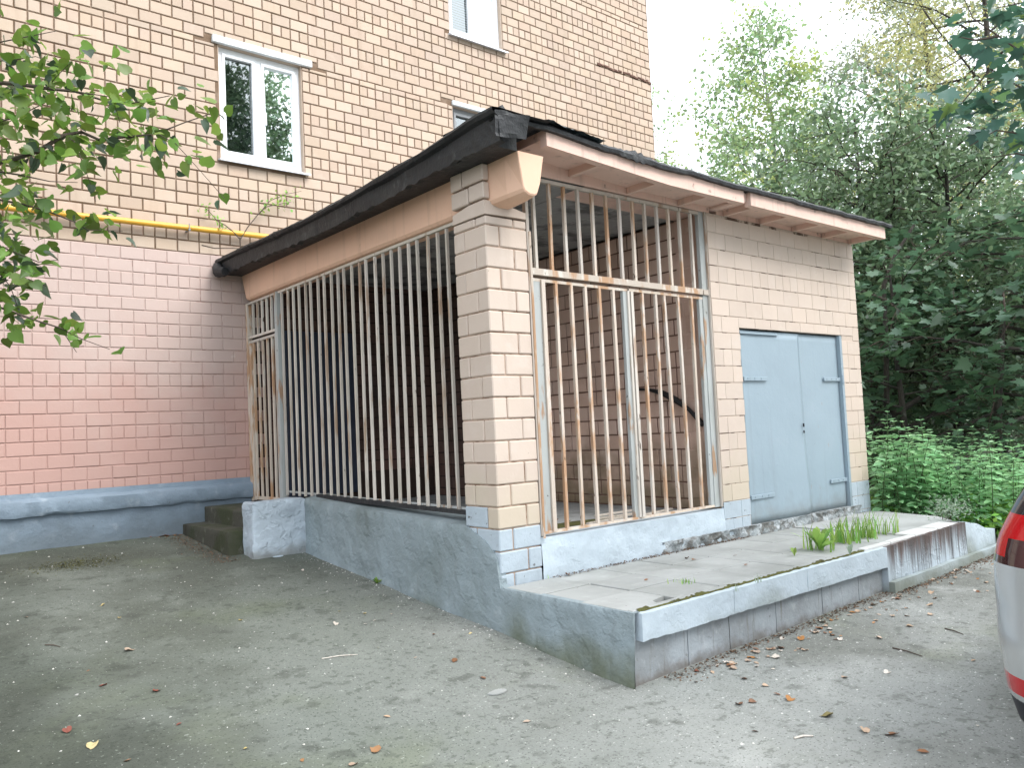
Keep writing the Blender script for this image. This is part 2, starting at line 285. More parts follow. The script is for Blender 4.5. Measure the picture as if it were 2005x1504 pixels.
class MB:
    def __init__(s): s.v = []; s.f = []
    def add(s, V, Fc):
        o = len(s.v); s.v.extend([tuple(map(float, p)) for p in V]); s.f.extend([tuple(i + o for i in f) for f in Fc]); return s
    def box(s, x0, x1, y0, y1, z0, z1):
        V = [(x, y, z) for z in (z0, z1) for y in (y0, y1) for x in (x0, x1)]
        return s.add(V, [(0, 2, 3, 1), (4, 5, 7, 6), (0, 1, 5, 4), (1, 3, 7, 5), (3, 2, 6, 7), (2, 0, 4, 6)])
    def cbox(s, x0, x1, y0, y1, z0, z1, c=.006):
        # a box with every edge chamfered
        X, Y, Z = (x0, x1), (y0, y1), (z0, z1); V = []; idx = {}
        for i in (0, 1):
            for j in (0, 1):
                for k in (0, 1):
                    sx, sy, sz = (c, -c)[i], (c, -c)[j], (c, -c)[k]
                    for a, p in enumerate(((X[i], Y[j] + sy, Z[k] + sz), (X[i] + sx, Y[j], Z[k] + sz), (X[i] + sx, Y[j] + sy, Z[k]))):
                        idx[i, j, k, a] = len(V); V.append(p)
        Fc = []
        for i in (0, 1):
            q = [idx[i, 0, 0, 0], idx[i, 1, 0, 0], idx[i, 1, 1, 0], idx[i, 0, 1, 0]]; Fc.append(q if i else q[::-1])
            q = [idx[0, i, 0, 1], idx[0, i, 1, 1], idx[1, i, 1, 1], idx[1, i, 0, 1]]; Fc.append(q if i else q[::-1])
            q = [idx[0, 0, i, 2], idx[1, 0, i, 2], idx[1, 1, i, 2], idx[0, 1, i, 2]]; Fc.append(q if i else q[::-1])
        for i in (0, 1):
            for j in (0, 1):
                Fc.append([idx[i, j, 0, 0], idx[i, j, 1, 0], idx[i, j, 1, 1], idx[i, j, 0, 1]])
                Fc.append([idx[i, 0, j, 0], idx[i, 1, j, 0], idx[i, 1, j, 2], idx[i, 0, j, 2]])
                Fc.append([idx[0, i, j, 1], idx[1, i, j, 1], idx[1, i, j, 2], idx[0, i, j, 2]])
                for k in (0, 1): Fc.append([idx[i, j, k, 0], idx[i, j, k, 1], idx[i, j, k, 2]])
        return s.add(V, Fc)
    def tube(s, pts, rad, sides=6, cap=True):
        pts = [Vector(p) for p in pts]; n = len(pts)
        if isinstance(rad, (int, float)): rad = [rad] * n
        V = []; up = Vector((0, 0, 1)); prev = None
        for i, p in enumerate(pts):
            d = (pts[min(i + 1, n - 1)] - pts[max(i - 1, 0)]).normalized()
            if prev is None: a = d.cross(up if abs(d.z) < .95 else Vector((1, 0, 0))).normalized()
            else: a = (prev - d * prev.dot(d)).normalized()
            prev = a; b = d.cross(a)
            for k in range(sides):
                t = 2 * math.pi * k / sides; V.append(p + rad[i] * (math.cos(t) * a + math.sin(t) * b))
        Fc = [(i * sides + k, i * sides + (k + 1) % sides, (i + 1) * sides + (k + 1) % sides, (i + 1) * sides + k) for i in range(n - 1) for k in range(sides)]
        if cap: Fc += [tuple(range(sides))[::-1], tuple((n - 1) * sides + k for k in range(sides))]
        return s.add(V, Fc)
    def prism(s, poly, axis, a0, a1):
        # poly of 2-D points extruded along axis ('x' -> (y,z), 'y' -> (x,z), 'z' -> (x,y))
        n = len(poly); mk = dict(x=lambda p, a: (a, p[0], p[1]), y=lambda p, a: (p[0], a, p[1]), z=lambda p, a: (p[0], p[1], a))[axis]
        return s.add([mk(p, a0) for p in poly] + [mk(p, a1) for p in poly], [tuple(range(n))[::-1], tuple(range(n, 2 * n))] + [(i, (i + 1) % n, n + (i + 1) % n, n + i) for i in range(n)])
    def build(s, name, m, parent=None, smooth=False, loc=None):
        org = ORG.get(parent.name, Vector((0, 0, 0))) if parent is not None else (Vector(loc) if loc is not None else Vector((0, 0, 0)))
        V = [(p[0] - org[0], p[1] - org[1], p[2] - org[2]) for p in s.v]
        me = mesh_from(name, V, s.f, m, smooth)
        import bmesh
        bm = bmesh.new(); bm.from_mesh(me); bmesh.ops.recalc_face_normals(bm, faces=bm.faces); bm.to_mesh(me); bm.free()
        if smooth: me.set_sharp_from_angle(angle=math.radians(38))
        o = place(name, me, parent, org if (parent is None and loc is not None) else (0, 0, 0))
        return o
def nz(x, y, z, s=1.0): return noise.noise(Vector((x * s, y * s, z * s)))

# bricks ------------------------------------------------------------------
_brick_cache = {}
def brick_mesh(w, h, m, c=.006, depth=.03):
    key = (round(w, 3), round(h, 3), m, c)
    if key in _brick_cache: return _brick_cache[key]
    V, Fc = brick_geo(w, h, c, depth); me = mesh_from('brick', V, Fc, m); _brick_cache[key] = me; return me
def brick_geo(w, h, c, depth):
    a, b = w / 2, h / 2
    V = [(-a + c, 0, -b + c), (a - c, 0, -b + c), (a - c, 0, b - c), (-a + c, 0, b - c), (-a, c, -b), (a, c, -b), (a, c, b), (-a, c, b), (-a, depth, -b), (a, depth, -b), (a, depth, b), (-a, depth, b)]
    Fc = [(0, 1, 2, 3)] + [(i, 4 + i, 4 + (i + 1) % 4, (i + 1) % 4) for i in range(4)] + [(4 + i, 8 + i, 8 + (i + 1) % 4, 4 + (i + 1) % 4) for i in range(4)]
    return V, Fc
def brick_rects(courses, x0, x1, holes, L, joint, org, rng, jx=None):
    jx = joint if jx is None else jx
    out = []
    for ci, (za, zb, kind, off) in enumerate(courses):
        pitch = L if kind != 'H' else L / 2
        k0 = math.floor((x0 - org - off) / pitch) - 1; x = org + off + k0 * pitch
        while x < x1:
            segs = [(max(x, x0), min(x + pitch, x1))]; x += pitch; A, B = za, zb
            for (hx0, hx1, hz0, hz1) in holes:
                ov = min(B, hz1) - max(A, hz0)
                if ov <= .004: continue
                ns = []
                for (p, q) in segs:
                    if q <= hx0 or p >= hx1: ns.append((p, q)); continue
                    if ov < .5 * (zb - za) and not (hz0 < A + .001 and hz1 > B - .001):
                        if hz0 > A: B = hz0
                        else: A = hz1
                        ns.append((p, q)); continue
                    if p < hx0: ns.append((p, hx0))
                    if q > hx1: ns.append((hx1, q))
                segs = ns
            for (p, q) in segs:
                if q - p > .045 and B - A > .03: out.append((p + jx / 2, q - jx / 2, A + joint / 2, B - joint / 2))
    return out
def lay_bricks(rects, m, parent, y, normal='-y', rng=None, limit=300, jit=.0025, c=.006, score=None, paint=None):
    """rects (x0,x1,z0,z1); for normal '-x' the first pair is measured along -y (u = -world y) and y is the face's x"""
    order = list(range(len(rects)))
    if len(rects) > limit and score is not None: order.sort(key=lambda i: -score(rects[i]))
    rest = {}
    for n, i in enumerate(order):
        x0, x1, z0, z1 = rects[i]; u, z = (x0 + x1) / 2, (z0 + z1) / 2; mm = paint(u, z) if paint else m
        j = rng.uniform(-jit, jit)
        if n < limit:
            p = Vector((u, y + j, z)) if normal == '-y' else Vector((y + j, -u, z))
            o = place('brick', brick_mesh(x1 - x0, z1 - z0, mm, c), parent, p - ORG[parent.name], (rng.uniform(-.008, .008), rng.uniform(-.009, .009), (0 if normal == '-y' else -math.pi / 2) + rng.uniform(-.008, .008)), (rng.uniform(.985, 1.0), 1, rng.uniform(.97, 1.0)))
        else:
            rest.setdefault(mm, MB())
            V, Fc = brick_geo((x1 - x0) * rng.uniform(.985, 1.0), (z1 - z0) * rng.uniform(.965, 1.0), c, .03); u += rng.uniform(-.0015, .0015); z += rng.uniform(-.0015, .0015)
            if normal == '-y': rest[mm].add([(u + p[0], y + j + p[1], z + p[2]) for p in V], Fc)
            else: rest[mm].add([(y + j + p[1], -u - p[0], z + p[2]) for p in V], Fc)
    for mm, b in rest.items(): tag(b.build('brick_rows', mm, parent), kind='stuff')

# leaves ------------------------------------------------------------------
def tmpl(kind):
    if kind == 'oval':
        V = [(0, 0, 0), (.28, .35, .06), (.22, .72, .03), (0, 1, -.05), (-.22, .72, .03), (-.28, .35, .06)]
        T = [(0, 1, 3), (1, 2, 3), (0, 3, 5), (5, 3, 4)]
    elif kind == 'diamond':
        V = [(0, 0, 0), (.30, .5, .07), (0, 1, -.02), (-.30, .5, .07)]; T = [(0, 1, 2), (0, 2, 3)]
    elif kind == 'narrow':
        V = [(0, 0, 0), (.17, .4, .04), (0, 1, -.10), (-.17, .4, .04)]; T = [(0, 1, 2), (0, 2, 3)]
    elif kind == 'heart':
        O = [(0, 0), (.20, -.10), (.42, .05), (.47, .32), (.36, .62), (.15, .86), (0, 1.08), (-.15, .86), (-.36, .62), (-.47, .32), (-.42, .05), (-.20, -.10)]
        V = [(0, .38, 0)] + [(x, y, .16 * abs(x) - .10 * (y - .3) ** 2) for x, y in O]; n = len(O); T = [(0, 1 + i, 1 + (i + 1) % n) for i in range(n)]
    elif kind == 'maple':
        O = [(0, 0), (.16, -.10), (.40, -.06), (.30, .10), (.62, .26), (.42, .36), (.50, .62), (.24, .56), (.17, .72), (0, 1.05), (-.17, .72), (-.24, .56), (-.50, .62), (-.42, .36), (-.62, .26), (-.30, .10), (-.40, -.06), (-.16, -.10)]
        V = [(0, .3, 0)] + [(x, y, .10 * abs(x) - .14 * (y - .3) ** 2) for x, y in O]; n = len(O); T = [(0, 1 + i, 1 + (i + 1) % n) for i in range(n)]
    return np.array(V, float), np.array(T, int)
def frames(N, rng, flat, axis=None):
    nrm = rng.normal(size=(N, 3)); nrm[:, 2] += flat * 2.2; nrm /= np.linalg.norm(nrm, axis=1)[:, None]
    a = rng.normal(size=(N, 3)) if axis is None else axis + .5 * rng.normal(size=(N, 3))
    a -= (a * nrm).sum(1)[:, None] * nrm; a /= np.linalg.norm(a, axis=1)[:, None] + 1e-9
    b = np.cross(a, nrm); return b, a, nrm
def leaf_geo(centers, sizes, rng, kind='oval', flat=.5, axis=None):
    V, T = tmpl(kind); N = len(centers); b, a, n = frames(N, rng, flat, axis)
    P = centers[:, None, :] + sizes[:, None, None] * (V[None, :, 0:1] * b[:, None, :] + V[None, :, 1:2] * a[:, None, :] + V[None, :, 2:3] * n[:, None, :])
    TT = (T[None] + (np.arange(N) * len(V))[:, None, None]).reshape(-1, 3)
    return P.reshape(-1, 3), TT
def foliage(name, centers, size, m, parent, rng, kind='oval', flat=.5, axis=None, var=.35, stuff=False):
    centers = np.asarray(centers, float); N = len(centers)
    s = size * (1 + var * rng.uniform(-1, 1, N)); V, T = leaf_geo(centers, s, rng, kind, flat, axis)
    org = np.array(ORG[parent.name]) if parent is not None else 0
    o = place(name, fast_mesh(name, V - org, T, m), parent)
    if stuff: tag(o, kind='stuff')
    return o

# ------------------------------------------------------------------ ground
def sheet(name, xs, ys, zf, m, label=None, kind='structure'):
    V = []; nx, ny = len(xs), len(ys)
    for y in ys:
        for x in xs: V.append((x, y, zf(x, y)))
    Fc = [(j * nx + i, j * nx + i + 1, (j + 1) * nx + i + 1, (j + 1) * nx + i) for j in range(ny - 1) for i in range(nx - 1)]
    return tag(place(name, mesh_from(name, V, Fc, m, True)), label, kind=kind)
def axis_pts(*seg):
    out = []
    for a, b, n in seg: out += list(np.linspace(a, b, n, endpoint=False))
    return out + [seg[-1][1]]
def ground_relief(x, y):
    return float(gz(x, y)) + .012 * nz(x, y, 0, .9) + .006 * nz(x, y, 3, 3.0)
xs = axis_pts((-300, -14, 8), (-14, -5, 18), (-5, 7, 100), (7, 20, 20), (20, 400, 8))
ys = axis_pts((-300, -16, 8), (-16, -10.5, 18), (-10.5, 0, 90), (0, 20, 14), (20, 400, 8))
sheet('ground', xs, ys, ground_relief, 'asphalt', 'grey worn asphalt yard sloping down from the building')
# soil strip beyond the end of the platform
xs2 = axis_pts((5.6, 12, 26), (12, 60, 16)); ys2 = axis_pts((-7.2, 2, 30), (2, 60, 16))
def soil_z(x, y):
    edge = min(x - 5.6 - .2 * nz(y, 1, 2, .8), y + 7.15 - .25 * nz(x, 4, 1, .7)); return float(gz(x, y)) - .03 + .16 * float(sstep(0, .9, edge)) + .04 * nz(x, y, 1, .7)
sheet('verge', xs2, ys2, soil_z, 'soil', 'dark soil strip under the trees beyond the platform')

# ------------------------------------------------------------------ apartment building
rng = random.Random(5)
bld = thing('apartment_building', 'tan brick apartment building with pink painted ground floor and grey plinth', 'building', (0, 0, .64))
C0, P_, B_ = 1.34, .15, .26
WA = (-.165, .985, 5.30, 6.80); WB = (3.52, 4.67, 5.30, 6.82); WC = (3.53, 4.62, 7.98, 9.48)
pw = MB().box(-9, 8.40, .008, .30, .5, C0 + 18 * P_).build('painted_wall', 'pink_mortar', bld)
up = MB()
xb = [-9, WA[0], WA[1], WB[0], WB[1], 8.40]
zb0, ztop = C0 + 18 * P_, 15.2
up.box(-9, WA[0], .012, .38, zb0, ztop); up.box(WA[1], WB[0], .012, .38, zb0, ztop); up.box(WB[1], 8.40, .012, .38, zb0, ztop)
up.box(WA[0], WA[1], .012, .38, zb0, WA[2]); up.box(WA[0], WA[1], .012, .38, WA[3], ztop)
up.box(WB[0], WB[1], .012, .38, zb0, WB[2]); up.box(WB[0], WB[1], .012, .38, WB[3], WC[2]); up.box(WB[0], WB[1], .012, .38, WC[3], ztop)
up.box(WC[1], WB[1], .0125, .379, WC[2], WC[3])
uw = up.build('brick_wall', 'brown_mortar', bld)
sd = MB().box(8.05, 8.388, .39, 12, .3, 15.2).box(-9, 8.04, 11.7, 12, .3, 15.2).box(-9, -8.7, .39, 11.69, .3, 15.2).build('side_wall', 'tan_brick', bld)
MB().box(-9.1, 8.5, -.1, 12.1, 15.21, 15.4).build('roof', 'bare_concrete', bld)
courses = []
def add_course(z0, h, kind, i): courses.append((z0, z0 + h, kind, 0 if (i % 2 == 0) else B_ / 2))
for i in range(-1, 36): add_course(C0 + i * P_, P_, 'H' if i % 4 == 3 else 'S', i + 1)
z = C0 + 36 * P_
for rep in range(2):
    add_course(z, .085, 'S', 1); z += .085
    for j in range(17): add_course(z, P_, 'H' if j % 4 == 2 else 'S', j); z += P_
holes = [WA, WB, WC, (WA[0] - .077, WA[1] + .147, WA[3] - .01, 6.896), (WB[0] - .007, WB[1] + .092, WB[3] - .01, 6.896)]
ORGX = -2.156
split_c = C0 + 18 * P_ - .01
R_all = brick_rects([c for c in courses if c[0] < split_c], -4.6, 8.40, holes, B_, .010, ORGX, rng, .006) + brick_rects([c for c in courses if c[0] >= split_c], -4.6, 8.40, holes, B_, .0145, ORGX, rng)
def roofline(px):
    return np.interp(px, [420, 540, 975, 1300, 1740], [520, 468, 215, 320, 470])
def wall_score(r):
    px, py, d = project([((r[0] + r[1]) / 2, 0, (r[2] + r[3]) / 2)]); px, py, d = px[0], py[0], d[0]
    if not (-10 < px < 2015 and -10 < py < 1514): return 0
    if px > 440 and py > roofline(px): return 0
    if px < 200 and 60 < py < 480: return .2 * (r[1] - r[0]) * (r[3] - r[2]) / d ** 3
    return (r[1] - r[0]) * (r[3] - r[2]) / d ** 3
pink = [r for r in R_all if r[3] < C0 + 18 * P_ + .01]; tan = [r for r in R_all if r[3] >= C0 + 18 * P_ + .01]
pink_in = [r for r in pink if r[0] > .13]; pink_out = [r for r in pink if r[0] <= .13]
lay_bricks(pink_out, 'pink_paint', pw, 0, rng=rng, limit=300, jit=.0025, c=.0045, score=wall_score)
MB().box(.14, 8.0, .003, .0075, .7, C0 + 16.5 * P_).build('inner_lining', 'deep_shade_mortar', bld)  # added dark sheet behind the inner bricks, shade put into its colour
lay_bricks(pink_in, 'shaded_pink_paint', pw, 0, rng=rng, limit=0, jit=.002, c=.005)
lay_bricks(tan, 'tan_brick', uw, 0, rng=rng, limit=300, jit=.003, c=.005, score=wall_score)
# corner quoin edge seen on the side wall: short returns of each course
# windows
def window(x0, x1, z0, z1, kind, label):
    f = MB(); y0, y1 = .085, .15; t = .075; mid = (x0 + x1) / 2 - .02
    f.box(x0 + .01, x1 - .01, y0, y1, z1 - t, z1 - .005); f.box(x0 + .01, x1 - .01, y0, y1, z0, z0 + t + .03)
    f.box(x0 + .01, x0 + t, y0 + .002, y1, z0 + t + .03, z1 - t); f.box(x1 - t, x1 - .01, y0 + .002, y1, z0 + t + .03, z1 - t)
    f.box(mid - .045, mid + .045, y0 + .003, y1, z0 + t + .03, z1 - t)
    w = f.build('window', 'old_frame' if kind == 'B' else 'window_white', bld)
    if label: w['label'] = label
    s = MB()
    for (a, b) in ((x0 + t, mid - .045), (mid + .045, x1 - t)):       # sash frames, proud
        e = .038; q0, q1 = z0 + t + .03, z1 - t
        s.box(a, b, y0 - .014, y0 + .03, q0, q0 + e); s.box(a, b, y0 - .014, y0 + .03, q1 - e, q1)
        s.box(a, a + e, y0 - .0135, y0 + .03, q0 + e, q1 - e); s.box(b - e, b, y0 - .0135, y0 + .03, q0 + e, q1 - e)
    s.build('sash', 'old_frame' if kind == 'B' else 'window_white', w)
    for (a, b, tw) in ((x0 + t + .03, mid - .075, .004), (mid + .075, x1 - t - .03, -.006)):
        MB().add([(a, .112, z0 + .13), (b, .112 + tw, z0 + .13), (b, .112 + tw + .004, z1 - t - .03), (a, .116, z1 - t - .03)], [(0, 1, 2, 3)]).build('pane', 'glass', w)
    MB().prism([(-.075, z0 - .045), (-.075, z0 - .022), (.08, z0 + .012), (.08, z0 - .01)], 'x', x0 - .03, x1 + .05).build('sill', 'sill_metal', w)
    rv = MB()   # brick reveals
    rv.box(x0 - .001, x0 + .009, .013, .37, z0, z1); rv.box(x1 - .009, x1 + .001, .013, .37, z0, z1); rv.box(x0, x1, .013, .37, z1 - .004, z1 + .002); rv.box(x0, x1, .09, .37, z0 - .01, z0 - .001)
    rv.build('reveal', 'tan_brick', w)
    if kind == 'C':
        bl = MB(); zz = z0 + .10
        while zz < z1 - .1: bl.add([(x0 + .08, .145, zz), (x1 - .08, .145, zz), (x1 - .08, .165, zz + .038), (x0 + .08, .165, zz + .038)], [(0, 1, 2, 3)]); zz += .042
        bl.build('blind', 'blind', w)
    else:
        MB().add([(x0 + .02, .34, z0), (x1 - .02, .34, z0), (x1 - .02, .34, z1), (x0 + .02, .34, z1)], [(0, 1, 2, 3)]).build('room_interior' if kind == 'A' else 'curtain', 'dark_room' if kind == 'A' else 'curtain', w)
    if kind == 'C': MB().box(x0 + .02, x1 - .02, .34, .345, z0, z1).build('room_interior', 'dark_room', w)
    if kind == 'A':
        h = MB().box(mid + .075, mid + .095, y0 - .034, y0 - .015, z0 + .58, z0 + .75).box(mid + .075, mid + .085, y0 - .022, y0 - .015, z0 + .75, z1 - .35); h.build('handle', 'window_white', w)
    return w
window(*WA, 'A', 'white two-pane window reflecting the trees'); window(*WB, 'B', 'old grey-framed window half hidden behind the annex roof'); window(*WC, 'C', 'white window with pale blue blinds at the top edge')
MB().cbox(WA[0] - .075, WA[1] + .145, -.035, .06, 6.80, 6.895, .008).build('lintel', 'white_concrete', bld)
MB().cbox(WB[0] - .005, WB[1] + .09, -.025, .06, 6.82, 6.895, .008).build('lintel', 'white_concrete', bld)
for zz in (9.35, 8.55): MB().box(8.40, 8.52, 1.4, 2.9, zz, zz + .03).build('side_sill', 'sill_metal', bld)
# plinth: painted strip, rough projecting ledge, recessed foot
def ledge():
    V = []; xs_ = np.linspace(-9, .09, 150); prof = [(-.012, 1.245), (-.02, 1.19), (-.075, 1.175), (-.095, 1.15), (-.098, 1.03), (-.085, 1.0), (-.045, .985), (-.035, .93), (-.03, .3)]
    for x in xs_:
        for k, (y, z) in enumerate(prof):
            q = .014 * nz(x, k * .7, 0, 3.2) + .01 * nz(x, k, 5, 11)
            V.append((x, min(-.006, y + q * (1 if 1 < k < 7 else .35)), z + (.012 * nz(x, k, 9, 4) if 0 < k < 8 else 0) + (.02 * nz(x, 3, 1, 5) if 4 <= k <= 6 else 0)))
    n = len(prof)
    b = MB(); b.add(V, [(i * n + k, i * n + k + 1, (i + 1) * n + k + 1, (i + 1) * n + k) for i in range(len(xs_) - 1) for k in range(n - 1)])
    return b.build('plinth', 'plinth_paint', bld, True)
ledge()
# broken mortar on a bed joint high on the right
sp = MB()
for (a, b) in ((6.88, 6.98), (7.08, 7.46), (7.58, 7.95), (8.0, 8.33)):
    x = a
    while x < b:
        w_ = rng.uniform(.05, .10); zc = 8.36 + rng.uniform(-.02, .02)
        sp.cbox(x, x + w_, -.016, .01, zc - rng.uniform(.012, .032), zc + rng.uniform(.012, .03), .004); x += w_ * .9
tag(sp.build('broken_joint', 'stain', uw), kind='stuff')

# ------------------------------------------------------------------ entrance annex
ann = thing('entrance_annex', 'cream painted brick annex with flat felt roof, grilles and grey metal door', 'annex', (2.9, -2.5, .48))
YF, XR, ZC = -5.12, 5.83, 3.80
# pillar: every course is three real blocks round a core
pil = MB().box(.012, .418, YF + .012, YF + .418, .3, 3.36).build('pillar', 'cream_mortar', ann)
r2 = random.Random(11)
pj_, zt = .171, 3.31
def block(x0, x1, y0, y1, z0, z1, m, c=.008, nm='brick', parent=pil):
    j = [r2.uniform(-.003, .003) for _ in range(2)]; g = .005
    MB().cbox(x0 + j[0], x1 + j[0], y0 + j[1], y1 + j[1], z0 + g, z1 - g, c).build(nm, m, parent)
for k in range(17):
    z1 = zt - k * pj_; z0 = z1 - pj_
    if z0 < .44: z0 = .44
    fm = 'grey_brick_paint' if z1 < .95 else 'cream_paint'
    lm = 'grey_brick_paint' if z1 < 1.12 else 'cream_paint'
    if k % 2 == 1:
        block(0, .284, YF, YF + .135, z0, z1, fm); block(.294, .427, YF, YF + .28, z0, z1, fm); block(0, .135, YF + .145, YF + .427, z0, z1, lm)
    else:
        block(0, .135, YF, YF + .284, z0, z1, fm); block(.145, .427, YF, YF + .135, z0, z1, fm); block(0, .28, YF + .294, YF + .427, z0, z1, lm)
# the head of the pillar: thin course, cracked pad, two courses beside the beam
block(0, .284, YF, YF + .135, 3.31, 3.385, 'cream_paint'); block(.294, .427, YF, YF + .28, 3.31, 3.385, 'cream_paint'); block(0, .135, YF + .145, YF + .427, 3.31, 3.385, 'cream_paint')
def pad():
    V = []; b = MB(); ring = [(0, 0), (.21, -.004), (.427, 0), (.427, .43), (0, .43), (-.004, .21)]
    lo = [3.392, 3.40, 3.40, 3.392, 3.392, 3.398]; hi = [3.505, 3.49, 3.45, 3.45, 3.47, 3.50]
    for zz in (lo, hi):
        for (p, q), h in zip(ring, zz): V.append((p, YF + q, h))
    b.add(V, [tuple(range(6))[::-1], tuple(range(6, 12))] + [(i, (i + 1) % 6, 6 + (i + 1) % 6, 6 + i) for i in range(6)]); b.build('mortar_pad', 'cream_paint', pil)
pad()
block(-.012, .052, YF - .008, YF + .19, 3.515, 3.655, 'cream_paint'); block(-.012, .052, YF + .20, YF + .425, 3.505, 3.65, 'cream_paint')
block(-.012, .052, YF - .006, YF + .27, 3.66, 3.80, 'cream_paint'); block(-.012, .052, YF + .28, YF + .425, 3.655, 3.80, 'cream_paint')
# crossbeam resting on the pillar, tapered ends
def beam():
    sec = [(.055, 3.80), (.325, 3.80), (.315, 3.56), (.275, 3.47), (.235, 3.455), (.14, 3.455), (.075, 3.475), (.055, 3.50)]
    ys_ = [YF - .36, YF - .352, YF - .20, YF, -3.5, -1.8, -.14, -.012]; b = MB(); V = []
    for i, y in enumerate(ys_):
        for (x, z) in sec:
            zz, xx = z, x
            if i <= 2:
                t = (0, .04, .7)[i]; cx = .19
                # the free end is a narrower bucket shape
                if z < 3.79: w = 1 - (1 - t) * .42 * (3.80 - z) / .345; xx = cx + (x - cx) * w
                if i == 0: xx = .19 + (xx - .19) * .97; zz = z + (.012 if z < 3.6 else 0)
                zz += (1 - t) * .02 * (z < 3.6)
            if i >= 6 and z < 3.6: y2 = y if i == 6 else -.14
            else: y2 = y
            V.append((xx, y2, zz))
    n = len(sec)
    b.add(V, [tuple(range(n))[::-1], tuple((len(ys_) - 1) * n + k for k in range(n))] + [(i * n + k, i * n + (k + 1) % n, (i + 1) * n + (k + 1) % n, (i + 1) * n + k) for i in range(len(ys_) - 1) for k in range(n)])
    return b.build('beam', 'beam_paint', ann)
bm_ = beam()
MB().tube([(.0765, YF - .26, 3.70), (.085, YF - .26, 3.70)], .016, 10).build('bolt_hole', 'car_black', bm_)
# front wall right of the gate
GX0, GX1, GZ0, GZ1 = .44, 2.862, .805, 3.80
DX0, DX1, DZ0, DZ1 = 3.325, 5.395, .60, 2.628
fw = MB().box(GX1 + .006, DX0 - .004, YF + .006, YF + .40, .3, 3.795).box(DX1 + .004, XR - .008, YF + .006, YF + .40, .3, 3.795).box(DX0 - .004, DX1 + .004, YF + .006, YF + .40, DZ1 + .004, 3.795).box(DX0 - .004, DX1 + .004, YF + .06, YF + .40, .3, DZ0 - .05).build('front_wall', 'cream_joint', ann)
LB, PB = .2964, .171
crs = []
for k in range(-9, 12):
    z1 = 2.40 - k * PB
    if z1 > 3.82: continue
    crs.append((max(z1 - PB, .48), min(z1, 3.79), 'S' if (k % 5) else 'H', 0 if k % 2 else LB / 2))
r3 = random.Random(3)
rect = brick_rects(crs, GX1 + .004, XR, [(DX0, DX1, .4, DZ1 + .002), (3.03, 3.5, .4, .49)], LB, .006, GX1 + .004, r3, .002)
def front_paint(x, z): return 'grey_brick_paint' if (z < .93 if x > DX1 else z < .84) else 'cream_paint'
lay_bricks(rect, 'cream_paint', fw, YF, rng=r3, jit=.0007, c=.002, paint=front_paint)
# sill wall under the gate, rough and painted
def rough_face(name, m, x0, x1, z0, z1, y, amp, parent, nx=60, nz_=8, depth=.25, seed=0, top=True, sc=4.0):
    V = []; b = MB()
    for j in range(nz_ + 1):
        for i in range(nx + 1):
            x = x0 + (x1 - x0) * i / nx; z = z0 + (z1 - z0) * j / nz_
            V.append((x, y - amp * (.5 + nz(x + seed, z, 0, sc) + .6 * nz(x, z + seed, 4, sc * 3)), z))
    Fc = [(j * (nx + 1) + i, j * (nx + 1) + i + 1, (j + 1) * (nx + 1) + i + 1, (j + 1) * (nx + 1) + i) for j in range(nz_) for i in range(nx)]
    if top:
        o = len(V)
        for i in range(nx + 1): V.append((x0 + (x1 - x0) * i / nx, y + depth, z1))
        Fc += [(nz_ * (nx + 1) + i, nz_ * (nx + 1) + i + 1, o + i + 1, o + i) for i in range(nx)]
    b.add(V, Fc); return b.build(name, m, parent, True)
rough_face('gate_sill', 'grey_paint', .428, GX1 + .01, .40, .80, YF + .006, .012, ann, 90, 10, .34)
rough_face('broken_sill', 'broken_concrete', 1.9, DX1 + .12, .46, .585, YF - .002, .045, ann, 120, 8, .10, 3, True, 7)
# partition and back rooms
part = MB().box(2.872, 3.0, YF + .41, -.02, .5, 3.795).build('partition_wall', 'inner_mortar', ann)
crp = []
for k in range(18):
    z1 = 3.79 - k * PB; crp.append((max(z1 - PB, .78), z1, 'S' if k % 3 else 'H', 0 if k % 2 else LB / 2))
rp = brick_rects(crp, .03, -(YF + .02), [], LB, .013, .03, r3)
lay_bricks(rp, 'inner_paint', part, 2.862, '-x', r3, limit=300, jit=.004, c=.005, score=lambda r: r[0], paint=lambda u, z: 'inner_paint' if u > 2.45 else 'deep_shade_paint')
MB().box(2.866, 2.871, -2.4, -.03, .6, 3.79).build('inner_lining', 'deep_shade_mortar', ann)  # added dark sheet on the rear partition, shade put into its colour
MB().box(2.8635, 2.8675, YF + .03, YF + .412, .6, 3.79).build('inner_lining', 'inner_paint', ann)
MB().box(XR - .30, XR - .008, YF + .41, -.02, .3, 3.795).build('side_wall', 'cream_paint', ann)
MB().box(.12, 2.86, YF + .36, -.02, .5, .775).build('floor', 'bare_concrete', ann)
# ceiling slabs inside
for i, (a, b) in enumerate(((.33, 1.18), (1.19, 2.02), (2.03, 2.86))):
    MB().cbox(a, b, YF + .02, -.02, 3.80 + .004 * i, 3.93, .012).build('ceiling_slab', 'ceiling_concrete', ann)
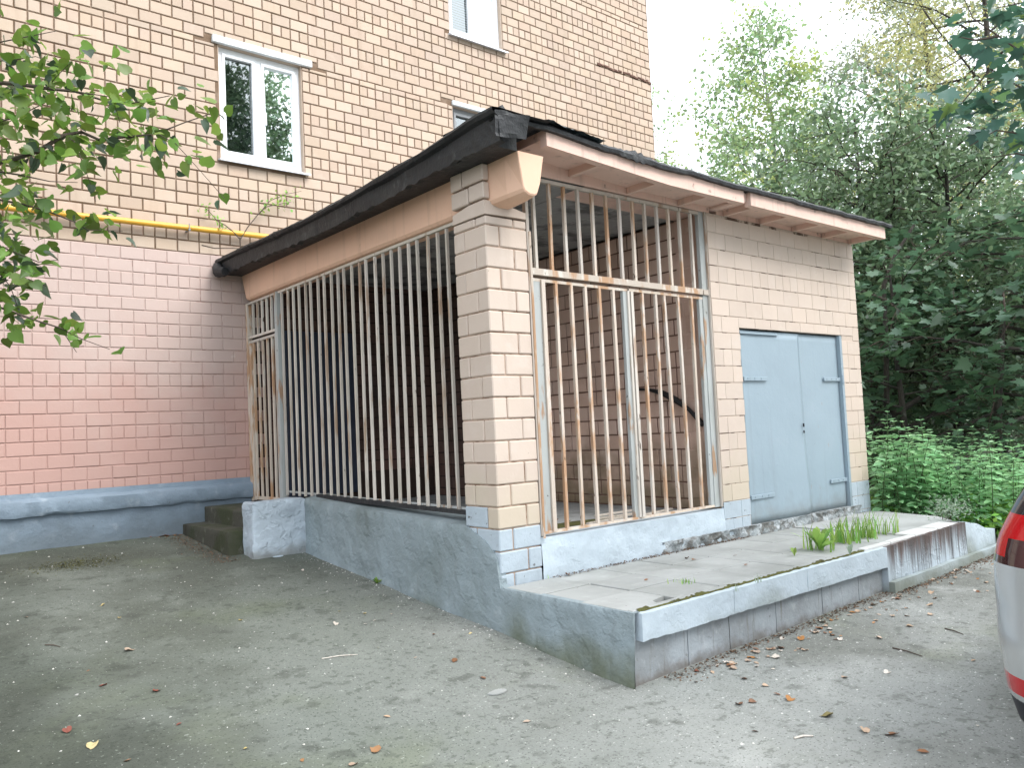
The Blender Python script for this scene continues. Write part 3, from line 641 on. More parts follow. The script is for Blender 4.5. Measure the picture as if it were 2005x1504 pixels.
# roof slabs: ribbed edge panels overhanging the front
def edge_slab(x0, x1, ribs, zf):
    b = MB(); yf = YF - .40
    def zz(x): return zf(x)
    n = 14; xsn = np.linspace(x0, x1, n + 1)
    def strip(ya, yb, za, zb):
        V = []
        for x in xsn: V += [(x, ya, zz(x) + za), (x, yb, zz(x) + za), (x, yb, zz(x) + zb), (x, ya, zz(x) + zb)]
        Fc = [(0, 1, 2, 3)[::-1], tuple(n * 4 + k for k in range(4))] + [(i * 4 + k, i * 4 + (k + 1) % 4, (i + 1) * 4 + (k + 1) % 4, (i + 1) * 4 + k) for i in range(n) for k in range(4)]
        b.add(V, Fc)
    strip(yf, yf + .075, 0, .135)                     # front rib = fascia
    strip(yf + .0755, YF + .015, .062, .134)          # recessed panel
    o = b.build('roof_slab', 'slab_paint', ann)
    for x in ribs:
        z = zz(x); MB().prism([(yf + .074, z + .003), (YF + .012, z + .003), (YF + .012, z + .063), (yf + .074, z + .063)], 'x', x - .025, x + .025).build('rib', 'slab_paint', o)
    MB().box(x0 + .002, x1 - .002, YF + .016, YF + .42, 3.801, 3.93).build('bearing', 'slab_paint', o)
    return o
edge_slab(.33, 2.945, [.98, 1.72, 2.46], lambda x: 3.80 + .085 * max(0, 1 - (x - .2) / 1.6))
edge_slab(3.06, 5.875, [3.20, 3.85, 4.5, 5.15, 5.78], lambda x: 3.795 - .004 * (x - 3))
MB().cbox(2.95, 3.055, YF - .36, YF + .3, 3.83, 3.93, .012).build('joint_filler', 'slab_paint', ann)
MB().box(-.165, .053, YF - .36, -.02, 3.795, 3.90).build('roof_edge_slab', 'felt', ann)
MB().box(.06, XR + .03, YF + .43, -.02, 3.935, 3.955).build('roof_deck', 'ceiling_concrete', ann)
# roofing felt: sheet with drooping left apron, thin ragged front edge, torn corner
def felt():
    b = MB(); V = []; ny = 150
    ysn = np.linspace(YF - .50, -.015, ny)
    prof = [(.30, .03), (.0, .025), (-.22, .030), (-.275, .022), (-.285, .0), (-.272, -.022), (-.232, -.034), (-.226, -.10), (-.222, -.172), (-.17, -.172)]
    for y in ysn:
        sag = -.055 * math.sin(math.pi * np.clip((y + 5.4) / 5.3, 0, 1)) ** 2
        for k, (x, dz) in enumerate(prof):
            w = .016 * nz(y, k * .4, 2, 2.1) + .007 * nz(y, k, 7, 9); hang = 1.0 if k >= 7 else .4; rise = .045 * float(sstep(-4.5, -5.5, y))
            V.append((x + w * (1 if k > 1 else 0) , y + (.01 * nz(y, k, 1, 6) if k > 3 else 0), 3.955 + dz + sag + (rise if k < 7 else 0) + (.010 * nz(y, 8, 8, 12) * float(sstep(-3.5, -1.0, y)) if k < 6 else 0) + hang * (.018 * nz(y, 1, k * .2, 3.0) + (.022 * nz(y, 5, 5, 11) + .012 * nz(y, 7, 5, 31) if k >= 8 else 0))))
    n = len(prof); b.add(V, [(i * n + k, i * n + k + 1, (i + 1) * n + k + 1, (i + 1) * n + k) for i in range(ny - 1) for k in range(n - 1)])
    o = b.build('roof_felt', 'felt', ann, False)
    # front edge strip
    b = MB(); V = []; nx = 170; xsn = np.linspace(-.25, XR + .16, nx)
    for x in xsn:
        lift = .06 * max(0, 1 - (x - .33) / 1.4) if x > .33 else .035 + .025 * (x + .25) / .58
        wob = .014 * nz(x, 0, 0, 1.6) + .012 * nz(x, 2, 0, 6); yf = YF - .425 - .015 * abs(nz(x, 9, 0, 3))
        bumpy = (.05 * max(0, 1 - abs(x - 1.35) / .45)) * abs(nz(x, 4, 4, 16)) * 2
        pr = [(YF + .2, .03), (yf + .12, .02 + bumpy), (yf, .005 + bumpy * .8), (yf - .02, -.018), (yf - .012, -.045 + .012 * nz(x, 3, 2, 18) - bumpy * .7), (yf + .025, -.045)]
        for (y, dz) in pr: V.append((x, y, 3.965 + lift + dz + wob))
    n = len(pr); b.add(V, [(i * n + k, i * n + k + 1, (i + 1) * n + k + 1, (i + 1) * n + k) for i in range(nx - 1) for k in range(n - 1)])
    b.build('roof_felt', 'felt', ann, True)
    # crumpled torn corner: sheet folded up on itself
    b = MB(); V = []; na, nb = 40, 12
    for i in range(na):
        for j in range(nb):
            u, v = i / (na - 1), j / (nb - 1); x = -.22 + 1.15 * u; y = YF - .475 + .30 * v
            z = 3.985 + (.06 * max(0, 1 - (x - .33) / 1.4) if x > .33 else .035 + .025 * (x + .25) / .58) + .05 * math.sin(v * 2.6) * (1 - u) * min(1, (u + .02) * 4) + .022 * nz(x, y, 1, 7) + .016 * nz(x, y, 3, 17) - .05 * max(0, u - .8)
            V.append((x + .015 * nz(x, y, 8, 8), y + .015 * nz(x, y, 2, 8), z))
    b.add(V, [(i * nb + j, i * nb + j + 1, (i + 1) * nb + j + 1, (i + 1) * nb + j) for i in range(na - 1) for j in range(nb - 1)])
    b.build('torn_corner', 'torn_felt', o, False)
    b = MB(); b.add([(-.25, YF - .49, 3.96), (-.13, YF - .50, 3.99), (-.16, YF - .47, 4.07), (-.24, YF - .40, 4.02), (-.20, YF - .34, 3.97)], [(0, 1, 2), (0, 2, 3), (2, 3, 4), (1, 2, 4)]); b.build('felt_flap', 'felt', o)
    # folded felt closing the corner
    b = MB(); V = []
    for i in range(12):
        u = i / 11; x = -.262 + .34 * u
        for j in range(7): v = j / 6; V.append((x, YF - .497 + .05 * u * v + .012 * nz(x, v, 2, 6), 4.005 + .02 * u - (.20 - .04 * u) * v + .01 * nz(x, v, 5, 9)))
    b.add(V, [(i * 7 + j, i * 7 + j + 1, (i + 1) * 7 + j + 1, (i + 1) * 7 + j) for i in range(11) for j in range(6)]); b.build('corner_fold', 'felt', o)
    b = MB()   # rolled end by the building
    for t in range(7):
        a = t / 6 * 4.2; 
    pts = [(-.265, -.30, 3.78), (-.29, -.16, 3.80), (-.25, -.05, 3.86), (-.12, -.03, 3.93), (.02, -.10, 3.97)]
    b.tube(pts, [.05, .075, .085, .07, .04], 9); b.build('felt_roll', 'felt', o, True)
felt()
MB().tube([(.45, YF - .012, 3.30), (.45, YF - .012, .80)], .012, 5).build('gate_edge_rod', 'rusty_paint', ann)
# grey double door, one leaf slightly bowed, strap hinges
def leaf_plate(x0, x1, bow, nm, label):
    b = MB(); n = 24; V = []
    for j in range(n + 1):
        for i in range(n + 1):
            u, v = i / n, j / n; x = x0 + (x1 - x0) * u; z = DZ0 - .02 + (DZ1 - .012 - DZ0 + .02) * v
            y = YF + .028 - bow * (1 - v) ** 3 * (u if bow > 0 else 0) + .006 * nz(x, z, 2, 1.5)
            if bow > 0: z += .05 * (1 - v) * max(0, u - .93) / .07
            V.append((x, y, z))
    b.add(V, [(j * (n + 1) + i, j * (n + 1) + i + 1, (j + 1) * (n + 1) + i + 1, (j + 1) * (n + 1) + i) for j in range(n) for i in range(n)])
    o = b.build('door_leaf', 'door_paint', ann, True); o['label'] = label
    md = o.modifiers.new('thick', 'SOLIDIFY'); md.thickness = .006; md.offset = 1 if False else -1
    return o
DM = 4.47
dl = leaf_plate(DX0 + .006, DM + .02, .035, 'door_leaf', 'left leaf, its lower corner bent outwards'); dr = leaf_plate(DM + .006, DX1 - .05, -.0, 'door_leaf', 'right leaf of the grey door')
dr.location.y += .012
MB().box(DX1 - .048, DX1 + .002, YF - .004, YF + .06, .52, DZ1 - .004).build('door_frame', 'door_paint', ann)
MB().box(DX0, DX1, YF + .05, YF + .09, DZ0 - .1, DZ1).build('door_backing', 'dark_room', ann)
MB().box(DX0 + .01, 4.05, YF + .008, YF + .018, DZ1 - .05, DZ1 - .030).build('door_strip', 'door_paint', dl)
def hinge(par, x0, x1, z):
    b = MB(); b.cbox(x0, x1, YF + .004, YF + .020, z - .022, z + .022, .003)
    for t in (.15, .45, .72): x = x0 + (x1 - x0) * t; b.tube([(x, YF + .006, z + .004), (x, YF - .002, z + .004)], .008, 6)
    b.build('hinge', 'door_paint', par)
hinge(dl, DX0 + .03, DX0 + .46, 2.10); hinge(dl, DX0 + .03, DX0 + .46, .86)
hinge(dr, DX1 - .42, DX1 - .04, 2.10); hinge(dr, DX1 - .42, DX1 - .04, .905)
MB().tube([(DX1 - .03, YF - .012, 2.04), (DX1 - .03, YF - .012, 2.15)], .016, 8).build('hinge_pin', 'door_paint', dr)
MB().box(DM - .035, DM - .02, YF + .000, YF + .012, 1.56, 1.60).box(DM - .033, DM - .022, YF + .001, YF + .012, 1.49, 1.52).build('lock_plate', 'car_black', dl)
MB().box(DM + .004, DM + .016, YF + .012, YF + .028, .66, DZ1 - .03).build('seam_strip', 'door_paint', dr)
# base wall along the left: lumpy painted render, sloping coping, running on as the platform side
def base_wall():
    b = MB(); V = []; n = 130; m_ = 16; ysn = np.linspace(-1.79, -6.47, n)
    def top(y):
        return float(np.interp(y, [-6.48, -5.13, -5.10, -4.95, -4.70, -2.9, -1.8], [.474, .48, .70, .82, .925, .99, 1.05]))
    for i, y in enumerate(ysn):
        t = top(y); g = float(gz(0, y)) - .06
        for j in range(m_ + 1):
            z = g + (t - g) * j / m_; q = .016 * nz(y, z, 0, 1.7) + .008 * nz(y, z, 4, 5.5) + .004 * nz(y, z, 8, 14)
            V.append((-.022 + q + .022 * (1 - j / m_) ** 4 * -1 + (.012 if j == m_ else 0), y, z + (.006 * nz(y, 2, 2, 6) if j == m_ else 0)))
        V.append((.05, y, t + (.012 if y > -4.7 else .001)))
        V.append((.26 if y > -4.70 else (.0 if y < -4.71 else .1), y, t + (.03 if y > -4.7 else .0005)))
    k = m_ + 3
    b.add(V, [(i * k + j, i * k + j + 1, (i + 1) * k + j + 1, (i + 1) * k + j) for i in range(n - 1) for j in range(k - 1)])
    b.add([V[(n - 1) * k + j] for j in range(k)], [tuple(range(k))])
    return b.build('base_wall', 'grey_render', ann, True)
base_wall()
MB().prism([(YF + .425, 1.0), (YF + .425, 1.03), (-1.9, 1.085), (-1.9, 1.04)], 'x', .06, .17).build('coping', 'felt', ann)
# inner blue metal door in the building wall behind the grille
ind = MB().cbox(.60, 1.60, -.05, -.006, .93, 3.12, .006).build('inner_door', 'blue_door_paint', ann)
MB().box(.66, 1.54, -.058, -.051, 2.02, 2.06).build('door_rib', 'blue_door_paint', ind); MB().tube([(1.48, -.09, 1.9), (1.48, -.09, 2.1)], .012, 6).build('handle', 'car_black', ind)
# old cable on the partition
MB().tube([(2.83, -4.05, 2.06), (2.83, -4.24, 2.05), (2.82, -4.45, 2.0), (2.80, -4.65, 1.91), (2.82, -4.80, 1.80), (2.84, -4.95, 1.64)], [.012, .016, .03, .035, .02, .03], 7).build('cable', 'black_rubber', ann, True)
# ------------------------------------------------------------------ stair wall and steps
def lumpy_box(name, m, x0, x1, y0, y1, z0, z1, amp, parent=None, seg=14, rnd=.02, seed=0, loc=None, sc=5):
    # box grid whose faces are displaced by noise, rounded edges
    b = MB(); P = {}; V = []; Fc = []
    def pt(i, j, k):
        key = (i, j, k)
        if key in P: return P[key]
        u = [i / seg, j / seg, k / seg]; p = [x0 + (x1 - x0) * u[0], y0 + (y1 - y0) * u[1], z0 + (z1 - z0) * u[2]]
        c = [min(max(p[0], x0 + rnd), x1 - rnd), min(max(p[1], y0 + rnd), y1 - rnd), min(max(p[2], z0 + rnd), z1 - rnd)]
        d = Vector(p) - Vector(c)
        if d.length > 1e-6: p = Vector(c) + d.normalized() * rnd
        else: p = Vector(p)
        q = amp * (nz(p[0] + seed, p[1], p[2], sc) + .5 * nz(p[0], p[1] + seed, p[2], sc * 3))
        ctr = Vector(((x0 + x1) / 2, (y0 + y1) / 2, (z0 + z1) / 2)); e = Vector(p) - ctr
        e = Vector((e.x / (x1 - x0), e.y / (y1 - y0), e.z / (z1 - z0))); a = max(range(3), key=lambda t: abs(e[t])); dd = Vector((0, 0, 0)); dd[a] = math.copysign(1, e[a])
        P[key] = len(V); V.append(Vector(p) + dd * q); return P[key]
    for a in range(seg):
        for c in range(seg):
            for s in (0, seg):
                Fc.append((pt(s, a, c), pt(s, a + 1, c), pt(s, a + 1, c + 1), pt(s, a, c + 1)))
                Fc.append((pt(a, s, c), pt(a + 1, s, c), pt(a + 1, s, c + 1), pt(a, s, c + 1)))
                Fc.append((pt(a, c, s), pt(a + 1, c, s), pt(a + 1, c + 1, s), pt(a, c + 1, s)))
    b.add(V, Fc); return b.build(name, m, parent, True, loc)
tag(lumpy_box('stair_wall', 'block_paint', -.605, .0, -1.80, -1.50, .30, 1.052, .016, None, 18, .03, 2, (-.3, -1.65, .48)), 'low blue-grey rendered stub wall beside the mossy steps', 'wall')
st = thing('stair', 'two mossy dark concrete steps rising to the side grille gate', 'stair', (-.4, -.9, .55))
lumpy_box('step', 'moss_step', -.76, .06, -1.49, -.03, .30, .752, .006, st, 16, .018, 4); lumpy_box('step', 'moss_step', -.50, .30, -1.485, -.034, .70, .935, .006, st, 16, .018, 9)

# ------------------------------------------------------------------ grilles and gates
r4 = random.Random(21)
def angle_bar(x, y, z0, z1, s=.026, th=.006, lean=0.0):
    # L-section steel: one leg facing -y, one facing -x
    poly = [(0, 0), (s, 0), (s, th), (th, th), (th, s), (0, s)]
    n = 6; V = [(x + p[0], y + p[1], z0) for p in poly] + [(x + p[0] + lean, y + p[1], z1) for p in poly]
    return V, [(0, 1, 2, 3), (0, 3, 4, 5), (6, 9, 8, 7), (6, 11, 10, 9)] + [(i, (i + 1) % n, n + (i + 1) % n, n + i) for i in range(n)]
def bar(parent, x, y, z0, z1, s=.026, m='bar_paint', nm='bar', lean=0.0):
    V, Fc = angle_bar(x, y, z0, z1, s, .006, lean); return MB().add(V, Fc).build(nm, m, parent)
def rail(parent, p0, p1, h, d, m='bar_paint', nm='rail'):
    (x0, y0, z0), (x1, y1, z1) = p0, p1
    if abs(x1 - x0) > abs(y1 - y0): V = [(x0, y0, z0), (x0, y0 + d, z0), (x0, y0 + d, z0 + h), (x0, y0, z0 + h), (x1, y1, z1), (x1, y1 + d, z1), (x1, y1 + d, z1 + h), (x1, y1, z1 + h)]
    else: V = [(x0, y0, z0), (x0 + d, y0, z0), (x0 + d, y0, z0 + h), (x0, y0, z0 + h), (x1, y1, z1), (x1 + d, y1, z1), (x1 + d, y1, z1 + h), (x1, y1, z1 + h)]
    return MB().add(V, [(0, 1, 2, 3), (7, 6, 5, 4), (0, 4, 5, 1), (1, 5, 6, 2), (2, 6, 7, 3), (3, 7, 4, 0)]).build(nm, m, parent)
XG = .095
# fixed side grille
sg = thing('side_grille', 'long white rusty vertical bar grille between stub wall gate and corner pillar', 'grille', (.1, -2.8, 1.03))
rail(sg, (XG, -1.0, 3.425), (XG, -4.685, 3.44), .026, .03, 'bar_paint', 'top_rail')
rail(sg, (XG + .03, -1.0, 1.075), (XG + .03, -4.685, 1.03), .022, .02, 'post_paint', 'bottom_rail')
ybars = [-1.0 - .1535 * (i + .6) for i in range(24)]
for y in ybars: bar(sg, XG + r4.uniform(-.004, .004), y + r4.uniform(-.008, .008), 1.035 + .012 * (y + 4.6) / 3, 3.43, .0235, 'bar_paint', 'bar', r4.uniform(-.008, .008))
MB().box(XG - .01, XG + .06, -.985, -.90, .95, 3.45).build('post', 'post_paint', sg)
# narrow side gate against the building
ng = thing('side_gate', 'narrow rusty barred gate against the pink wall above the steps', 'gate', (.1, -.5, .96))
MB().box(XG - .005, XG + .05, -.075, -.012, .945, 3.44).build('post', 'rusty_paint', ng)
rail(ng, (XG, -.075, 3.42), (XG, -.90, 3.425), .026, .03, 'bar_paint', 'top_rail')
rail(ng, (XG, -.075, 2.985), (XG, -.90, 2.99), .028, .03, 'bar_paint', 'transom')
rail(ng, (XG, -.085, 2.925), (XG, -.89, 2.93), .03, .03, 'bar_paint', 'leaf_rail')
rail(ng, (XG, -.085, .965), (XG, -.89, .97), .04, .03, 'rusty_paint', 'leaf_rail')
MB().box(XG, XG + .035, -.135, -.088, 1.0, 2.925).build('leaf_stile', 'rusty_paint', ng); MB().box(XG, XG + .035, -.895, -.865, 1.0, 2.925).build('leaf_stile', 'rusty_paint', ng)
for i in range(5):
    y = -.215 - i * .14; bar(ng, XG + .004, y, .99, 2.94, .025, 'rusty_paint'); bar(ng, XG + .004, y - .01, 2.99, 3.43, .025)
# double gate in the front opening
dg = thing('double_gate', 'white rusty double gate of vertical bars with barred transom above', 'gate', (1.65, YF, .81))
YG = YF + .03
MB().box(.455, .485, YG, YG + .04, .815, 3.79).build('post', 'bar_paint', dg)
MB().box(2.775, 2.855, YG + .005, YG + .045, .82, 3.80).build('post', 'post_paint', dg); bar(dg, 2.855, YG - .02, .82, 3.80, .022, 'bar_paint', 'post')
rail(dg, (.485, YG - .012, 2.955), (2.86, YG - .012, 2.945), .055, .045, 'rusty_paint', 'transom'); rail(dg, (.485, YG, 3.755), (2.775, YG, 3.765), .03, .035, 'bar_paint', 'top_rail')
for i in range(13): 
    x = .545 + i * .1745; bar(dg, x + r4.uniform(-.005, .005), YG, 3.0, 3.76, .027, 'rusty_paint' if i % 3 else 'bar_paint', 'bar', r4.uniform(-.006, .006))
for (a, b, st_l) in ((.50, 1.655, 1), (1.685, 2.775, 0)):
    rail(dg, (a, YG + .01, .822), (b, YG + .01, .822), .022, .03, 'rusty_paint', 'leaf_rail'); rail(dg, (a, YG + .01, 2.905), (b, YG + .01, 2.90), .025, .03, 'rusty_paint', 'leaf_rail')
MB().box(.50, .585, YG + .012, YG + .05, .84, 2.91).build('leaf_stile', 'post_paint', dg); bar(dg, .588, YG - .006, .835, 2.92, .04, 'rusty_paint', 'leaf_stile')
MB().box(1.60, 1.645, YG + .012, YG + .045, .84, 2.90).build('leaf_stile', 'post_paint', dg); bar(dg, 1.645, YG - .004, .84, 2.905, .026, 'bar_paint', 'leaf_stile'); bar(dg, 1.69, YG - .004, .84, 2.90, .034, 'bar_paint', 'leaf_stile')
for i in range(5): bar(dg, .755 + i * .178 + r4.uniform(-.006, .006), YG + .008, .84, 2.91, .027, 'rusty_paint', 'bar', r4.uniform(-.01, .01))
for i in range(5):
    ln = (0, -.01, .05, .02, -.015)[i]; bar(dg, 1.86 + i * .178 + r4.uniform(-.006, .006), YG + .008, .84, 2.90, .027, 'rusty_paint', 'bar', -ln)
MB().box(2.72, 2.772, YG + .012, YG + .045, .84, 2.90).build('leaf_stile', 'post_paint', dg)

# ------------------------------------------------------------------ platform
pf = thing('platform', 'low concrete platform with paving slabs in front of the annex', 'platform', (2.8, -5.8, .1))
PY = -6.48
MB().prism([(.0, YF - .001), (5.88, YF - .001), (5.62, -6.0), (5.15, PY + .07), (.0, PY + .07)], 'z', -.3, .435).build('bed', 'tile_bed', pf)
# paving slabs, clipped rows
r6 = random.Random(6); rows = [(-5.14, -5.55), (-5.555, -5.97), (-5.975, -6.385)]
for ri, (ya, yb) in enumerate(rows):
    x = .012
    while x < 4.05:
        w = .50; x1 = min(x + w, 4.06); zt_ = .479 + r6.uniform(-.004, .004); b = MB()
        if ri == 2 and x < .4:     # corner slab, broken
            b.prism([(x, ya), (x1 - .005, ya), (x1 - .005, yb + .10), (x + .33, yb + .06), (x + .30, yb - .0), (x, yb)], 'z', .43, zt_)
        else: b.cbox(x, x1 - .008, yb, ya - .006, .43, zt_, .005)
        o = b.build('paving_slab', 'tile', pf); o.rotation_euler = (r6.uniform(-.002, .002), r6.uniform(-.002, .002), 0)
        x += w
MB().prism([(4.07, YF - .005), (5.86, YF - .005), (5.60, -6.0), (5.35, -6.25), (4.07, -6.25)], 'z', .40, .484).build('screed', 'tile', pf)
for i, (a, b_) in enumerate(((.02, .75), (.76, 1.5), (1.51, 2.25), (2.26, 3.0))): MB().cbox(a, b_, -6.435, -6.392, .42, .482, .005).build('edge_strip', 'tile', pf)
for i, (a, b_) in enumerate(((3.02, 3.5), (3.51, 4.0), (4.01, 4.5), (4.51, 5.0))): MB().cbox(a, b_, -6.46, -6.26 if a > 4 else -6.392, .42, .492 + .004 * i, .006).build('edge_slab', 'white_slab', pf)
# hanging kerb and recessed foot wall
def face_strip(name, m, x0, x1, zl, zh, y, amp, parent, nx, nz_, back=.06, sc=4):
    b = MB(); V = []
    for j in range(nz_ + 1):
        for i in range(nx + 1):
            x = x0 + (x1 - x0) * i / nx; a, h = zl(x), zh(x); z = a + (h - a) * j / nz_
            V.append((x, y - amp * (nz(x, z, y, sc) + .5 * nz(x, z, 3, sc * 3)), z))
    f = [(j * (nx + 1) + i, j * (nx + 1) + i + 1, (j + 1) * (nx + 1) + i + 1, (j + 1) * (nx + 1) + i) for j in range(nz_) for i in range(nx)]; o = len(V)
    for i in range(nx + 1): V.append((V[nz_ * (nx + 1) + i][0], y + back, V[nz_ * (nx + 1) + i][2]))
    f += [(nz_ * (nx + 1) + i, nz_ * (nx + 1) + i + 1, o + i + 1, o + i) for i in range(nx)]; o2 = len(V)
    for i in range(nx + 1): V.append((V[i][0], y + back, V[i][2]))
    f += [(i, i + 1, o2 + i + 1, o2 + i) for i in range(nx)]
    f += [(0, nz_ * (nx + 1), o, o2), (nx, nz_ * (nx + 1) + nx, o + nx, o2 + nx)]
    b.add(V, f); return b.build(name, m, parent, True)
kb = [.03, 1.02, 2.0, 3.34]
for a, b_ in zip(kb[:-1], kb[1:]): face_strip('kerb', 'grey_paint', a + .002, b_ - .002, lambda x: .292 + .008 * nz(x, 0, 0, 3) + .006 * nz(x, 1, 0, 14), lambda x: .468 + .005 * nz(x, 2, 0, 9), -6.50, .006, pf, 40, 6, .066)
fx = [0.0, .55, 1.02, 1.62, 2.3, 2.9, 3.34]
for a, b_ in zip(fx[:-1], fx[1:]): face_strip('foot_block', 'foot_paint', a + .004, b_ - .004, lambda x: -.15, lambda x: .33, -6.438, .006, pf, 14, 8, .06)
def right_top(x): return float(np.interp(x, [3.3, 5.1, 5.25, 5.35, 5.55, 5.62, 5.84], [.468, .505, .47, .465, .40, .365, .355])) + .006 * nz(x, 0, 0, 8)
for a, b_ in ((3.344, 4.72), (4.726, 5.08), (5.086, 5.84)): face_strip('end_wall', 'stained_paint' if a < 5 else 'grey_paint', a, b_, lambda x: -.1, right_top, -6.492, .006, pf, 40, 10, .14)
face_strip('end_foot', 'grey_paint', 3.345, 5.86, lambda x: -.12, lambda x: .155 + .012 * (x - 3.3) + .03 * float(sstep(4.3, 4.1, x)) * 0 + .014 * nz(x, 0, 0, 2.5), -6.545, .008, pf, 70, 5, .05)
# ------------------------------------------------------------------ pipe on the wall
gp = thing('gas_pipe', 'yellow gas pipe running along the wall above the pink paint', 'pipe', (-1, -.1, 4.31))
MB().tube([(-9, -.09, 4.285), (-2.35, -.09, 4.31), (.5, -.09, 4.333), (3.2, -.09, 4.35), (3.25, -.07, 4.352), (3.26, .03, 4.352)], .036, 12).build('pipe', 'yellow_pipe', gp, True)
for x in (-2.02, -.25): MB().tube([(x - .02, -.09, 4.312 + .008 * (x + 2.35)), (x + .02, -.09, 4.3125 + .008 * (x + 2.35))], .0395, 12).build('weld_collar', 'yellow_pipe', gp, True)
for x in (-3.9, -2.2, -.62, 1.2): MB().box(x - .012, x + .012, -.135, -.001, 4.262 + .012 * (x + 3), 4.275 + .012 * (x + 3)).tube([(x, -.128, 4.275), (x, -.128, 4.37)], .006, 5).build('bracket', 'old_frame', gp)

# ------------------------------------------------------------------ trees
def tubes_obj(name, lines, m, parent, sides=6):
    b = MB()
    for pts, rad in lines: b.tube(pts, rad, sides, False)
    return b.build(name, m, parent, True)
def grow(rs, base, H, crown_r, h0, n_limbs, trunk_r, shape, up, droop, lean=(0, 0), nsub=6, wob=.04):
    """returns (trunk line, limb lines, twig lines, twig sample points)"""
    base = np.array(base, float); n = 9; tr = []; off = np.zeros(2)
    for i in range(n):
        t = i / (n - 1); off = off + rs.normal(size=2) * wob * H / n; tr.append(base + np.array([lean[0] * H * t + off[0], lean[1] * H * t + off[1], H * t]))
    tr = np.array(tr); rad = [trunk_r * (1 - .92 * i / (n - 1)) ** .9 + .008 for i in range(n)]
    limbs = []; twigs = []; pts = []
    for k in range(n_limbs):
        t = h0 + (1 - h0) * ((k + rs.uniform(0, .9)) / n_limbs); t = min(t, .985); f = t * (n - 1); i = int(f); p0 = tr[i] + (tr[min(i + 1, n - 1)] - tr[i]) * (f - i)
        az = k * 2.39996 + rs.uniform(-.5, .5); L = crown_r * shape((t - h0) / (1 - h0)) * rs.uniform(.7, 1.15)
        d = np.array([math.cos(az), math.sin(az), up + rs.uniform(-.2, .25)]); d /= np.linalg.norm(d); q = p0.copy(); line = [q]; m_ = 6
        for s in range(m_):
            d = d + rs.normal(size=3) * .13 + np.array([0, 0, -droop * (s / m_)]); d /= np.linalg.norm(d); q = q + d * L / m_; line.append(q)
        r0 = max(.012, trunk_r * .42 * (1 - t * .75)); limbs.append((line, [r0 * (1 - .85 * s / m_) + .004 for s in range(m_ + 1)]))
        for s in range(nsub):
            u = rs.uniform(.25, 1.0) * m_; i2 = min(int(u), m_ - 1); a = line[i2] + (line[i2 + 1] - line[i2]) * (u - i2)
            dd = (line[i2 + 1] - line[i2]); dd = dd / np.linalg.norm(dd) + rs.normal(size=3) * .75; dd[2] += up * .35 - droop * .6; dd /= np.linalg.norm(dd)
            l2 = L * rs.uniform(.22, .5); tl = [a]
            for w in range(3): dd = dd + np.array([0, 0, -droop * .5]) + rs.normal(size=3) * .15; dd /= np.linalg.norm(dd); a = a + dd * l2 / 3; tl.append(a); pts.append((a, l2))
            twigs.append((tl, [r0 * .3 + .004, r0 * .2 + .003, .004, .002]))
    return (tr, rad), limbs, twigs, pts
SH_OVAL = lambda t: max(.12, math.sin(math.pi * (.12 + .83 * t)) ** .8)
SH_CONE = lambda t: max(.12, (1 - t) ** .75 * (.55 + .45 * min(1, t * 5)))
SH_COL = lambda t: .75 * max(.2, math.sin(math.pi * (.15 + .8 * t)) ** .5)
def tree(name, label, base, H, crown_r, h0=.3, n_limbs=22, trunk_r=.14, shape=SH_OVAL, up=.45, droop=.1, leaves=9000, leaf=.09, lm='birch_leaf', bark='bark', spread=.35, kind='diamond', flat=.35, seed=1, group=None, lean=(0, 0), cat='tree', nsub=6, axis=None, stuffing=0):
    rs = np.random.default_rng(seed); base = (base[0], base[1], float(gz(base[0], base[1])) - .05 if len(base) < 3 else base[2])
    t = thing(name, label, cat, base, group)
    (tr, rad), limbs, twigs, pts = grow(rs, base, H, crown_r, h0, n_limbs, trunk_r, shape, up, droop, lean, nsub)
    tubes_obj('trunk', [(tr, rad)], bark, t, 9); tag(tubes_obj('limb', limbs, bark, t, 6), kind='stuff'); tag(tubes_obj('branch', twigs, 'twig', t, 4), kind='stuff')
    P = np.array([p for p, _ in pts]); idx = rs.integers(0, len(P), leaves)
    # clumps keep gaps between them
    wgt = (rs.random(len(P)) ** 1.5 + .1) * np.array([l for _, l in pts]) ** 1.4; idx = rs.choice(len(P), leaves, p=wgt / wgt.sum())
    c = P[idx] + rs.normal(size=(leaves, 3)) * spread * np.array([1, 1, .7]) * rs.uniform(.3, 1.0, (leaves, 1))
    foliage('crown', c, leaf, MATS and lm, t, rs, kind, flat, axis)
    return t
def pos(px, depth): 
    d = ray(px, 752); return (CAM[0] + depth * d[0], CAM[1] + depth * d[1])

# far wood behind everything, one dark mass
rs = np.random.default_rng(77)
def wood():
    N = 52000; px = rs.uniform(1250, 2250, N); dep = rs.uniform(27, 46, N); d = np.array([ray(p, 752) for p in (1250, 2250)])
    t = (px - 1250) / 1000; dirs = d[0] * (1 - t)[:, None] + d[1] * t[:, None]; P = CAM + dirs * dep[:, None]
    top = 4.2 + 2.6 * np.array([nz(a * .006, b * .12, 0, 1) for a, b in zip(px, dep)]) + 2.2 * sstep(1500, 1800, px)
    P[:, 2] = .3 + top * rs.random(N) ** .8
    o = foliage('far_wood', P, .32, 'shade_leaf', None, rs, 'diamond', .3); return tag(o, 'dark green wood far behind the trees on the right', 'wood', kind='stuff')
wood()
tree('birch_tree', 'tall pale green birch rising above the annex roof', pos(1562, 30), 16.9, 5.6, .28, 60, .13, lambda t: .06 + .94 * (1 - t) ** .85, .40, .10, 21000, .19, 'birch_leaf', 'birch_bark', .6, 'diamond', .25, 4, nsub=8)
tree('birch_tree', 'slim drooping birch just right of the building corner', pos(1302, 27), 13.5, 1.5, .25, 26, .09, SH_COL, .3, .45, 2200, .13, 'birch_leaf', 'birch_bark', .3, 'diamond', .2, 9, nsub=5)
